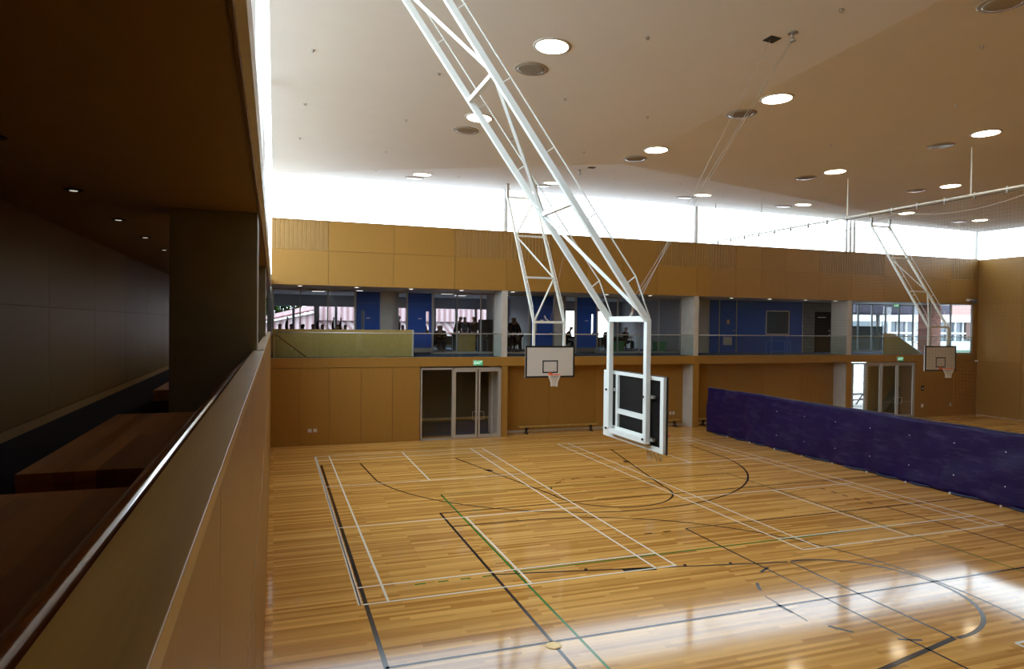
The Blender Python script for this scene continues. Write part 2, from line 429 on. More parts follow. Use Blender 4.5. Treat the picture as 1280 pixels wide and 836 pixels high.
for xa, xb in slats:
    mm = MB(); n = max(3, int(round((xb-xa)/.155)))
    for i in range(n):
        x = xa+(xb-xa)*(i+.5)/n; mm.box(x-.058, x+.058, YB+.002, YB+.03, 7.58, Z4-.012)
    mm.build('slatted_vent', M['slat'], wb)
m = MB()
for xa, xb in slats: m.box(xa, xb, YB+.025, YB+.033, 7.57, Z4-.012)
m.build('vent_backing', M['slat_gap'], wb)
# fascia of the upper floor, with the strip below it
m = MB(); panels(m, [XL, 5.6, 9.2, 14.1, 18.8, 23.5, 28.2, 32.7, XR], [Z1, Z2], YB-.01, .03, .008); m.build('fascia_panels', M['gold'], wb)
m = MB(); m.box(XL, XR, YB-.025, YB+.06, Z2, Z2+.02); m.build('floor_edge_strip', M['ply'], wb)
# ground floor left panels
m = MB(); panels(m, [XL, .92, 2.03, 3.25, 4.5, 5.62], [0.0, Z1-.01], YB); m.build('lower_panels', M['gold'], wb)
m = MB(); m.box(XL, 5.62, YB+.032, YR, 0, Z1); m.build('lower_backing', M['gold_back'], wb)
# piers (gold face) and right-hand panels
for xa, xb in ((9.12, 9.40), (18.68, 18.98), (27.98, 28.30)):
    mm = MB(); mm.box(xa, xb, YB, YB+.05, 0, Z1-.01); mm.build('pier_face', M['gold'], wb)
m = MB(); panels(m, [32.75, 34.2, 35.6, XR], [0, Z1-.01], YB); m.build('right_panels', M['gold'], wb)
m = MB(); m.box(32.75, XR, YB+.032, YR, 0, Z1); m.build('right_backing', M['gold_back'], wb)
# recess backs
m = MB(); panels(m, [9.4, 11.7, 14.0, 16.3, 18.7], [.0, Z1-.02], YR-.03); panels(m, [18.9, 21.2, 23.5, 25.8, 28.0], [.0, Z1-.02], YR-.03)
m.build('recess_panels', M['gold'], wb)
m = MB(); m.box(9.4, 28.0, YR, YR+.15, -.1, Z1); m.build('recess_backing', M['gold_back'], wb)
m = MB(); m.box(9.4, 18.7, YR-.045, YR-.03, 0, .10); m.box(18.98, 28., YR-.045, YR-.03, 0, .10); m.build('skirting', M['concrete'], wb)
m = MB(); m.box(XR-.5, XR, YB, YB+.6, Z2, Z3); m.bm.free()
m = MB(); m.box(37.1, XR+.2, YB, YB+.1, Z2, Z3); m.build('end_panel', M['gold'], wb)

# concrete blade columns through both levels
for i, (xa, xb) in enumerate(((9.12, 9.37), (18.70, 18.94), (28.0, 28.28))):
    mm = MB(); mm.box(xa, xb, YB+.05, YR+.2, 0, Z1); mm.box(xa, xb, YB+.02, YR+.2, Z2+.02, Z3)
    o = mm.build('concrete_column', M['concrete'])
    tag(o, ['board-marked concrete blade column beside the left glazed doors',
            'board-marked concrete blade column between the table recess and the blue wall'.replace('table', 'bench'),
            'board-marked concrete blade column left of the right-hand glazed doors'][i], 'column', 'blade columns of the far wall')

# upper floor slab, walkway carpet, soffit
st = struct('floor_upper')
m = MB(); m.box(-3.2, 28.2, YB+.03, YG+9, Z1, Z2-.02); m.box(28.2, 38.5, YB+.03, YG+.1, Z1, Z2-.02); m.build('slab', M['concrete'], st)
m = MB(); m.box(-3.0, 28.2, YB+.03, YG+9, Z2-.02, Z2); m.box(28.2, 38.5, YB+.03, YG+.1, Z2-.02, Z2); m.build('carpet', M['carpet_blue'], st)
so = struct('ceiling_walkway')
m = MB(); m.box(XL, 38.5, YB+.03, YG+.1, Z3, Z3+.1); m.build('soffit', M['grey_soffit'], so)
m = MB(); m.box(XL, 28.2, YG+.1, YG+9, Z3+.10, Z3+.2); m.build('classroom_ceiling', M['room_ceiling'], so)

# clerestory glazing: far, left, right
wn = 0
ZL = 6.4
def clerestory(name, posts, along):
    w_ = struct(name)
    if along == 'X':
        m = MB(); m.poly([(XL, YB+.12, Z4+.03), (XR, YB+.12, Z4+.03), (XR, YB+.12, 10.5), (12, YB+.12, 10.6), (XL, YB+.12, 10.5)]); m.build('pane', M['clear'], w_)
        m = MB(); 
        for x, n_, r in posts:
            for k in range(n_): m.tube([(x+(k-(n_-1)/2)*.26, YB+.1, Z4), (x+(k-(n_-1)/2)*.26, YB+.1, ceil_z(x, YB-.05)+.1)], r, 14)
            m2 = m
        m.build('mullion_posts', M['white_wall'], w_)
    else:
        x = along
        m = MB(); m.poly([(x, YL, ZL), (x, YB, ZL), (x, YB, 10.5), (x, YL, 10.6)]); m.build('pane', M['clear'], w_)
        m = MB()
        for y in posts: m.box(x-.06, x+.02, y-.06, y+.06, ZL, 10.5)
        m.build('mullion_posts', M['white_wall'], w_)
clerestory('window_1', [(9.25, 1, .10), (18.74, 1, .12), (28.15, 3, .075), (37.28, 1, .11)], 'X')
YL = 2.0
clerestory('window_2', [24.5, 17, 8.9, YL], XL-.1)
YW = 20.5
w_ = struct('window_3'); m = MB(); m.poly([(XR+.12, YW, Z4+.03), (XR+.12, YB, Z4+.03), (XR+.12, YB, 10.5), (XR+.12, YW, 10.6)]); m.build('pane', M['clear'], w_)
m = MB()
for y in (24.0, YW): m.box(XR+.06, XR+.14, y-.06, y+.06, Z4, 10.5)
m.build('mullion_posts', M['white_wall'], w_)

# right wall, near wall
wr = struct('wall_right')
ys = [YF, -6.5, -4, -1.5, 1, 3.5, 6, 8.5, 11, 13.5, 16, 18.3, 20.4, 22.5, 24.8, YB]
m = MB(); panels(m, ys, [0, 3.02, 6.22, Z4], XR, .03, .012, 'X'); m.build('panels', M['gold'], wr)
m = MB(); m.box(XR+.032, XR+.3, YF, YB+.1, 0, Z4); m.build('backing', M['gold_back'], wr)
m = MB(); panels(m, [YF, -4, 1, 6, 11.6, 16, YW], [Z4, 10.5], XR, .03, .012, 'X'); m.build('top_panels', M['gold'], wr)
m = MB(); m.box(XR+.032, XR+.3, YF, YW, Z4, 10.6); m.build('top_backing', M['gold_back'], wr)
wf = struct('wall_front')
m = MB(); panels(m, [XL+2.5*i for i in range(16)], [0, 3.02, 6.22, 10.6], YF-.04, .03); m.build('panels', M['gold'], wf)
m = MB(); m.box(-3, XR+.3, YF-.3, YF-.042, 0, 10.6); m.build('backing', M['gold_back'], wf)
# left wall below and above the gallery opening
wl = struct('wall_left')
m = MB(); panels(m, [YF+2.4*i for i in range(15)]+[YB], [0, 3.0], XL-.03, .03, .012, 'X'); m.build('lower_panels', M['gold'], wl)
m = MB(); m.box(XL-.25, XL-.032, YF, YB, 0, 3.0); m.build('lower_backing', M['gold_back'], wl)
m = MB(); m.box(XL-.05, XL, YF, YB+.1, 6.13, ZL); m.build('white_fascia', M['white_wall'], wl)
m = MB(); m.box(XL-.07, XL-.05, YF, YB+.1, 6.08, ZL); m.build('fascia_backing', M['gold_back'], wl)

m = MB(); m.box(XL-.05, XL, YF, YL, ZL, 10.6); m.build('white_upper_panel', M['white_wall'], wl)
# ------------------------------------------------------------------ near gallery
gf = struct('floor_gallery')
m = MB(); m.box(-2.9, XL-.02, YF, 37, 3.0, 3.40); m.build('carpet_deck', M['carpet'], gf)
gw = struct('wall_gallery')
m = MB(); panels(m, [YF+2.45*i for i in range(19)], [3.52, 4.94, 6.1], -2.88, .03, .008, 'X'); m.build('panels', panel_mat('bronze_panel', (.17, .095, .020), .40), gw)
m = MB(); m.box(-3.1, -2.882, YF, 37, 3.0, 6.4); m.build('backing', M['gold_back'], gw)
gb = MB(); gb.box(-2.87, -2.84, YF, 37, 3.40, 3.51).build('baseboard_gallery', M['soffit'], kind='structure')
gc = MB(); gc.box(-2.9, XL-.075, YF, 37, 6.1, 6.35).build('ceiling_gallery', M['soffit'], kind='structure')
m = MB(); m.box(-3.3, XL-.09, YF, 27.3, 6.36, 10.6); 
m.bm.free()
# gallery balustrade
bal = struct('wall_balustrade')
m = MB(); ysb = [-3.0+2.4*i for i in range(13)]+[YB]
panels(m, ysb, [3.0, 4.375], XL-.015, .012, .008, 'X'); m.build('face_panels', M['gold'], bal)
m = MB(); m.box(XL-.11, XL-.016, -3, YB, 3.35, 4.38); m.build('core', M['gold_back'], bal)
m = MB(); m.box(XL-.125, XL+.002, -3, 8.85, 4.38, 4.42); m.build('timber_cap', M['ply'], bal, bevel=.002)
m = MB(); m.box(XL-.125, XL+.002, 8.9, 17.4, 4.39, 4.43); m.build('timber_cap', M['ply'], bal, bevel=.002)
m = MB(); m.box(XL-.125, XL+.002, 17.45, YB, 4.38, 4.42); m.build('timber_cap', M['ply'], bal, bevel=.002)
# handrail
hr = empty('handrail', (0, 0, 0))
tag(hr, 'dark polished round timber handrail running along the gallery balustrade', 'handrail')
m = MB(); m.tube([(-.335, -2.5, 4.31), (-.335, 0, 4.31), (-.335, 4, 4.31), (-.335, 8.7, 4.31)], .033, 20); m.build('rail', M['rail_wood'], hr, True)
for y in (-1.2, .6, 2.6, 4.6, 6.6, 8.3):
    m = MB(); m.tube([(-.335, y, 4.285), (-.335, y, 4.23), (-.31, y, 4.21), (-.235, y, 4.21)], .007, 8); m.lathe([(.02, 0), (.02, .01)], (-.245, y, 4.2), 10)
    m.build('bracket', M['steel'], hr)
# gallery columns
for i, (x0, x1, y0, y1, lab) in enumerate(((-1.17, -.20, 8.82, 9.5, 'wide dark grey concrete column on the gallery, nearest one behind the timber platform'),
                                 (-1.17, -.20, 17.1, 17.8, 'dark grey concrete column further along the gallery, mostly hidden by the nearest one'))):
    mm = MB(); mm.box(x0, x1, y0, y1, 3.4, 6.1); o = mm.build('concrete_column', M['concrete_dark'], bevel=.01)
    tag(o, lab, 'column')
# timber platforms
def platform(y0, y1, x0, x1, lab):
    r = empty('timber_platform', ((x0+x1)/2, (y0+y1)/2, 3.4)); tag(r, lab, 'bench', None)
    hx, hy = (x1-x0)/2, (y1-y0)/2
    m = MB(); m.box(-hx, hx, -hy, hy, .325, .40); m.build('deck', M['bench_wood'], r, bevel=.004)
    m = MB(); m.box(-hx+.005, hx-.005, -hy+.005, hy-.005, .25, .324); m.build('edge_board', M['bench_wood'], r)
    for sx in (-1, 1):
        for sy in (-1, 1):
            mm = MB(); mm.box(sx*(hx-.2)-.04, sx*(hx-.2)+.04, sy*(hy-.3)-.04, sy*(hy-.3)+.04, 0, .25); mm.build('leg', M['black'], r)
    return r
platform(1.2, 4.45, -1.52, -.4, 'low reddish timber platform bench in the near left corner of the gallery')
platform(5.0, 7.95, -1.53, -.4, 'low reddish timber platform bench in front of the near concrete column')
platform(10.6, 13.6, -1.6, -.5, 'small visible corner of timber platform bench beyond the near concrete column')
# gallery downlights
for i, y in enumerate((5.9, 8.0, 10.1, 12.05, 14.0)):
    if i == 0:
        dl0 = empty('gallery_downlight', (-1.94, y, 6.1))
        m = MB(); m.lathe([(.075, -.012), (.09, -.006), (.09, -.001), (.03, -.001)], (0, 0, 0), 20); m.build('trim_ring', M['black'], dl0)
        m = MB(); m.lathe([(.035, -.016), (.04, -.012), (.035, -.004)], (.0, 0, 0), 14); m.build('lens', M['lamp_dim'], dl0)
        d = dl0
    else: d = copy_tree(dl0, (-1.94, y, 6.1))
    tag(d, ['small dark round downlight in the gallery soffit, cut by the left frame edge', 'nearest fully visible small round downlight in the gallery soffit',
            'second fully visible small round downlight in the gallery soffit', 'third fully visible small round downlight in the gallery soffit',
            'small round downlight in the gallery soffit closest to the grey column'][i], 'downlight', 'downlights in the gallery soffit')

# end of gallery: glazed end
we = struct('window_4')
m = MB(); m.box(-2.85, -.2, 36.9, 36.92, 3.4, 6.1); m.build('pane', M['clear'], we)
m = MB(); m.box(-2.85, -.2, 36.85, 36.95, 3.4, 3.5); m.box(-2.85, -.2, 36.85, 36.95, 6.0, 6.1); m.box(-1.55, -1.5, 36.85, 36.95, 3.5, 6.0); m.build('window_frame', M['alu'], we)

# ------------------------------------------------------------------ classroom level behind the walkway
cr = struct('wall_classroom')
YC = 39.0
m = MB()
m.box(-.3, -.12, YG, YC, Z2, Z3+.1)                       # left side
m.box(-.3, 28.2, YC, YC+.15, 5.68, Z3+.2)                 # above the windows
m.box(-.3, 28.2, YC, YC+.15, Z2, 4.05)                    # below
m.box(-.3, -.02, YC, YC+.15, 4.0, 5.7)
m.box(4.35, 6.45, YC, YC+.15, 4.0, 5.7)
m.box(12.45, 14.0, YC, YC+.15, 4.0, 5.7); m.box(14.85, 17.2, YC, YC+.15, 4.0, 5.7)
m.box(20.4, 28.2, YC, YC+.15, 4.0, 5.7)
m.box(5.05, 5.3, YG+.02, YC, Z2, Z3+.1)                 # partition
m.box(13.45, 13.55, YG+.02, YC, Z2, Z3+.1)
m.box(21.2, 21.35, YG+.02, YC, Z2, Z3+.1)
m.box(10.0, 10.36, YG+.02, YG+1.8, Z2, Z3+.1)
m.build('rear_and_partitions', M['room_wall'], cr)
m = MB(); 
for x in (.98, 2.17, 3.25, 8.9, 10.2, 11.4, 18.0, 19.3): m.box(x-.07, x+.07, YC-.02, YC+.12, 4.05, 5.68)
for x in (2.2,): m.box(x-.14, x+.14, YC-.03, YC+.12, 4.05, 5.68)
m.build('rear_window_mullions', M['alu'], cr)
# concrete infill between the pairs of blue doors, right-hand blue wall and block wall
m = MB(); m.box(4.50, 5.04, YG-.03, YG+.05, Z2, Z3); m.box(9.84, 10.36, YG-.03, YG+.1, Z2, Z3); m.box(12.92, 13.40, YG-.03, YG+.05, Z2, Z3); m.box(20.1, 21.86, YG-.03, YG+.1, Z2, Z3)
m.build('concrete_infill', M['concrete'], cr)
m = MB(); m.box(21.88, 28.1, YG, YG+.12, Z2, Z3); m.build('blue_wall', M['blue'], cr)
m = MB(); m.box(28.12, 31.6, YG, YG+.12, Z2, Z3); m.build('block_wall', M['block'], cr)
m = MB()
for x in (21.86, 22.52, 23.62, 28.1): m.box(x-.02, x+.02, YG-.03, YG, Z2, Z3)
m.build('cover_strips', M['alu'], cr)
# glazing panes and mullions (each run one window)
def glazing(n, x0, x1, mull, y=YG, z0=Z2, z1=Z3, mat='alu', w=.05):
    g_ = struct('window_%d' % n)
    m = MB(); m.box(x0, x1, y+.02, y+.03, z0+.08, z1-.04); m.build('pane', M['clear'], g_)
    m = MB()
    for x in mull: m.box(x-w/2, x+w/2, y-.03, y+.06, z0, z1)
    m.box(x0, x1, y-.03, y+.06, z0, z0+.10); m.box(x0, x1, y-.03, y+.06, z1-.05, z1)
    m.build('window_frame', M[mat], g_)
glazing(5, -.12, 3.38, [-.06, 1.04, 2.19, 3.35])
glazing(6, 5.08, 5.68, [5.1, 5.66])
glazing(7, 6.84, 9.84, [6.87, 8.02, 9.17, 9.81])
glazing(8, 10.36, 11.62, [10.4, 11.6])
glazing(9, 13.45, 14.08, [13.5, 14.06])
glazing(10, 15.24, 20.1, [15.27, 16.42, 17.66, 18.8, 20.07])
glazing(11, 31.65, 37.6, [31.7, 32.17, 33.22, 34.28, 35.35, 36.48, 37.55], mat='alu_dark', w=.07)
glazing(12, 33.9, 37.1, [33.93, 35.45, 37.08], y=YB+.1)
# glazed return between walkway and the outside window
wg = struct('window_13'); m = MB(); m.box(33.86, 33.9, YB+.15, YG, Z2, Z3); m.build('pane', M['clear'], wg)

# blue doors
def blue_door(x0, x1, slot, n, lab=None):
    d = struct('door_%d' % n, ((x0+x1)/2, YG, Z2)); h = (x1-x0)/2; H = Z3-Z2
    sx = -h+.32 if slot < 0 else h-.22
    m = MB()
    m.box(-h+.03, sx-.07, 0, .05, .28, H-.05); m.box(sx+.07, h-.03, 0, .05, .28, H-.05)
    m.box(sx-.07, sx+.07, 0, .05, .28, .95); m.box(sx-.07, sx+.07, 0, .05, 1.95, H-.05)
    m.build('door_leaf', M['blue'], d)
    m = MB(); m.box(-h+.03, h-.03, -.005, .055, .08, .275); m.build('kick_plate', M['steel'], d)
    m = MB(); m.box(sx-.07, sx+.07, .02, .03, .95, 1.95); m.build('vision_pane', M['clear'], d)
    m = MB(); m.box(-h, -h+.03, -.04, .07, 0, H); m.box(h-.03, h, -.04, .07, 0, H); m.build('door_frame', M['alu'], d)
    m = MB(); m.box(-h+.03, h-.03, -.006, 0, 2.28, 2.30); m.build('transom_line', M['blue_line'], d)
    m = MB(); m.box(-.08, .09, -.012, 0, 1.60, 1.64); m.build('door_sign', M['plastic'], d)
    hx = h-.1 if slot > 0 else h-.1
    m = MB(); m.tube([(hx, -.05, 1.0), (hx-.12, -.05, 1.0)], .012, 8); m.tube([(hx, 0, 1.0), (hx, -.05, 1.0)], .012, 8); m.build('door_handle', M['steel'], d)
blue_door(3.38, 4.48, -1, 1); blue_door(5.68, 6.84, 1, 2); blue_door(11.64, 12.88, -1, 3); blue_door(14.09, 15.23, 1, 4)
# door in the blue wall (flush) and the dark door in the block wall
d = struct('door_5', (23.07, YG, Z2))
m = MB(); m.box(-.5, .5, -.03, 0, .05, 2.75); m.build('door_leaf', M['blue'], d)
m = MB(); m.box(-.30, .25, -.045, -.03, .42, .86); m.build('vent_grille', M['concrete'], d)
m = MB(); m.box(-.08, .08, -.04, -.03, 1.55, 1.78); m.build('door_sign', M['brass'], d)
m = MB(); m.tube([(.42, -.07, 1.2), (.28, -.07, 1.2)], .012, 8); m.build('door_handle', M['steel'], d)
d = struct('door_6', (29.6, YG, Z2))
m = MB(); m.box(-.62, .5, -.04, 0, 0, 2.32); m.build('door_leaf', simple('dark_brown_door', (.018, .013, .009, 1), .8, spec=0), d)
m = MB(); m.box(-.45, .1, -.07, -.04, 1.98, 2.02); m.build('door_closer', M['steel'], d)
m = MB(); m.lathe([(.03, 0), (.03, .1)], (.36, -.07, .95), 10); m.lathe([(.025, 0), (.025, .12)], (.36, -.07, 1.18), 10); m.build('door_handle', M['steel'], d)
d = struct('window_14', (26.35, YG, 5.04))
m = MB(); m.box(-.74, .74, -.03, -.01, -.60, .62); m.build('pane', M['dark_glass'], d)
m = MB(); m.box(-.8, .8, -.05, 0, .62, .68); m.box(-.8, .8, -.05, 0, -.66, -.60); m.box(-.8, -.74, -.05, 0, -.66, .68); m.box(.74, .8, -.05, 0, -.66, .68); m.build('window_frame', M['alu'], d)

# glass balustrade on the slab edge
def glass_bal(x0, x1, lab):
    r = empty('glass_balustrade', ((x0+x1)/2, YB+.06, Z2+.02)); tag(r, lab, 'balustrade', None); h = (x1-x0)/2
    m = MB(); n = max(1, int(round((x1-x0)/1.5)))
    for i in range(n):
        a = -h+2*h*i/n+.01; m.box(a, a+2*h/n-.02, .0, .012, 0, .95)
    m.build('glass_panels', M['green_glass'], r)
    m = MB(); m.tube([(-h, .006, .97), (h, .006, .97)], .022, 10); m.build('top_rail', M['alu'], r, True)
glass_bal(.05, 9.1, 'tinted glass balustrade with slim rail above the left glazed doors')
glass_bal(9.4, 18.68, 'tinted glass balustrade with slim rail behind the centre basketball hoop')
glass_bal(18.96, 27.98, 'tinted glass balustrade with slim rail in front of the blue wall')
glass_bal(28.3, 37.1, 'tinted glass balustrade with slim rail at the right end behind the far hoop')

# plywood stair enclosures on the walkway
r = empty('stair_enclosure', (2.7, 28.3, Z2)); tag(r, 'long pale plywood stair enclosure on the upper walkway at the left', 'stair enclosure')
m = MB(); panels(m, [-2.78, -1.25, .3, 1.8, 2.78], [0, 1.12], 0, .06, .006); m.build('plywood_panels', M['plywall'], r)
m = MB(); m.box(2.78, 2.86, 0, .95, 0, 1.12); m.build('return_panel', M['concrete'], r)
hs = empty('stair_handrail', (0, YB+.25, Z2)); tag(hs, 'slim brown handrail descending at the left end of the walkway, in front of the plywood', 'handrail')
m = MB(); m.tube([(-.08, 0, 0.0), (-.08, 0, .86), (-.04, 0, .91), (.06, 0, .90), (1.22, 0, 0)], .022, 8); m.build('rail', M['rail_wood'], hs, True)
for x, z in ((.12, .80), (.65, .40)):
    m = MB(); m.tube([(x, 0, z+.05), (x, .01, z-.02), (x, .25, z-.04)], .012, 6); m.lathe([(.03, 0), (.03, .02)], (x, .0, z-.05), 10); m.build('bracket', M['steel'], hs)
for x, z in ((.0, .8), (.8, .3)):
    m = MB(); m.tube([(x, .02, 0), (x, .02, z)], .01, 6); m.build('post', M['alu'], hs)
r = empty('stair_enclosure', (0, 28.4, Z2)); tag(r, 'sloping pale plywood stair enclosure on the walkway at the right', 'stair enclosure')
m = MB(); m.prism([(31.85, 0), (31.85, 1.14), (32.5, 1.14), (34.6, .02), (34.6, 0)], 0, .08); m.build('plywood_panels', M['plywall'], r)
m = MB(); m.tube([(32.2, -.08, 1.02), (32.7, -.08, 1.0), (34.5, -.08, .06)], .022, 8); m.build('handrail', M['alu'], r, True)
m = MB(); m.tube([(34.2, 1.2, 1.15), (34.9, 1.2, .95), (36.6, 1.2, .1)], .022, 8); m.build('far_handrail', M['alu'], r, True)

# classroom furniture and fittings
m = MB(); m.box(-.42, .42, 0, .5, 0, .86); m.box(-.44, .44, -.02, .52, .86, .9)
o = m.build('lectern_cabinet', M['plywall']); o.location = (8.6, YG+.35, Z2); tag(o, 'pale green plywood cabinet standing just behind the classroom glazing', 'cabinet')
r = empty('tall_cabinet', (9.66, YG+.55, Z2)); tag(r, 'tall black cabinet behind the classroom glazing beside the concrete column', 'cabinet')
m = MB(); m.box(-.30, .32, 0, .5, .05, 1.62); m.build('body', M['black'], r)
m = MB(); m.box(-.29, .0, -.02, 0, .08, 1.6); m.build('door', M['black'], r)
m = MB(); m.box(.02, .31, -.02, 0, .08, 1.6); m.build('door', M['black'], r)
m = MB(); m.box(-.04, -.02, -.035, -.02, .8, .95); m.build('handle', M['steel'], r)
tb0 = None; tl = [(1.0, 34.0), (3.0, 34.0), (7.1, 34.6), (8.6, 36.0), (11.7, 34.0), (12.5, 35.6), (15.8, 32.3), (17.6, 32.6), (18.9, 35.6), (14.4, 34.6)]
tlab = ['dark desk by the left end of the first classroom', 'dark desk behind the plywood enclosure near the first blue door', 'dark desk with pupils behind the left bay glazing',
 'dark desk deeper in the left bay classroom', 'dark desk where two people lean beside the concrete column', 'dark desk at the back behind the centre hoop', 'dark desk just right of the blue door behind the near truss',
 'dark desk under the window glow behind the near truss', 'dark desk at the right end of the middle classroom', 'dark desk behind the narrow pane beside the fourth blue door']
for i, (x, y) in enumerate(tl):
    if tb0 is None:
        tb0 = empty('desk', (x, y, Z2)); t = tb0
        m = MB(); m.box(-.7, .7, -.35, .35, .70, .73); m.build('desktop', M['desk'], t)
        m = MB(); m.box(-.66, .66, .30, .32, .25, .70); m.build('modesty_panel', M['desk'], t)
        for sx in (-1, 1):
            for sy in (-1, 1):
                mm = MB(); mm.tube([(sx*.64, sy*.3, 0), (sx*.64, sy*.3, .7)], .018, 6); mm.build('leg', M['black'], t)
    else: t = copy_tree(tb0, (x, y, Z2))
    tag(t, tlab[i], 'desk', 'desks in the classrooms')
for i, (x, y, lab) in enumerate(((17.0, 31.6, 'green plastic tub behind the glazing right of the near truss'), (19.4, 31.4, 'green plastic tub at the right end of the middle classroom'))):
    m = MB(); m.prism([(-.25, 0), (-.3, .55), (.3, .55), (.25, 0)], -.2, .2); m.box(-.33, .33, -.22, .22, .55, .59)
    o = m.build('storage_tub', M['green_crate']); o.location = (x, y, Z2); tag(o, lab, 'tub')
# classroom panel lights
pl = [(2.0, 34, 'left classroom'), (3.6, 32.2, 'first classroom near the blue door'), (5.55, 32.5, 'narrow pane between the blue doors'), (8.2, 33.2, 'left bay, left of two'), (9.3, 34.8, 'left bay, deeper one'), (8.8, 31.7, 'left bay, nearest the glazing'),
      (11.2, 33.2, 'room behind the centre hoop'), (14.2, 33, 'narrow pane beside the fourth blue door'), (16.5, 33.5, 'room behind the near truss'), (19.6, 32.4, 'right end of the middle classroom')]
p0 = None
for x, y, lab in pl:
    if p0 is None:
        p0 = empty('ceiling_panel_light', (x, y, Z3+.10)); t = p0
        m = MB(); m.box(-.32, .32, -.17, .17, -.03, -.002); m.build('housing', M['plastic'], t)
        m = MB(); m.box(-.29, .29, -.14, .14, -.036, -.03); m.build('diffuser', M['panel_light'], t)
    else: t = copy_tree(p0, (x, y, Z3+.10))
    tag(t, 'rectangular white ceiling light, ' + lab, 'ceiling light', 'classroom ceiling lights')
# walkway soffit downlights
s0 = None
for x, lab in ((.93, 'above the left end of the plywood enclosure'), (3.1, 'just left of the first blue door'), (5.3, 'between the first two blue doors'), (7.45, 'over the bay with the standing people'), (9.75, 'just right of the left concrete column'),
          (14.3, 'over the fourth blue door'), (16.55, 'right of the near truss chord'), (21.1, 'over the flush blue door'), (23.4, 'left of the dark framed window'), (25.65, 'over the dark framed window'), (27.6, 'over the grey block wall')):
    if s0 is None:
        s0 = empty('soffit_downlight', (x, YB+.45, Z3)); t = s0
        m = MB(); m.lathe([(.10, -.02), (.12, -.012), (.12, -.001), (.05, -.001)], (0, 0, 0), 20); m.build('trim_ring', M['plastic'], t)
        m = MB(); m.lathe([(.07, -.026), (.085, -.02), (.08, -.01)], (0, 0, 0), 20); m.build('lens', M['lamp_small'], t)
    else: t = copy_tree(s0, (x, YB+.45, Z3))
    tag(t, 'small round walkway downlight ' + lab, 'downlight', 'downlights in the walkway soffit')

# ------------------------------------------------------------------ people in the classrooms
def skin_mesh(name, verts, edges, radii, mat, sub=1, root=0):
    me = bpy.data.meshes.new(name); me.from_pydata([Vector(v) for v in verts], edges, [])
    o = bpy.data.objects.new(name, me); COL.objects.link(o)
    o.modifiers.new('skin', 'SKIN')
    for i, r in enumerate(radii):
        sv = me.skin_vertices[0].data[i]
        sv.radius = r if isinstance(r, tuple) else (r, r); sv.use_root = (i == root)
    s = o.modifiers.new('sub', 'SUBSURF'); s.levels = sub; s.render_levels = sub
    dg = bpy.context.evaluated_depsgraph_get(); ev = o.evaluated_get(dg)
    nm = bpy.data.meshes.new_from_object(ev, depsgraph=dg)
    o.modifiers.clear(); o.data = nm; nm.materials.clear(); nm.materials.append(mat)
    for p in nm.polygons: p.use_smooth = True
    return o

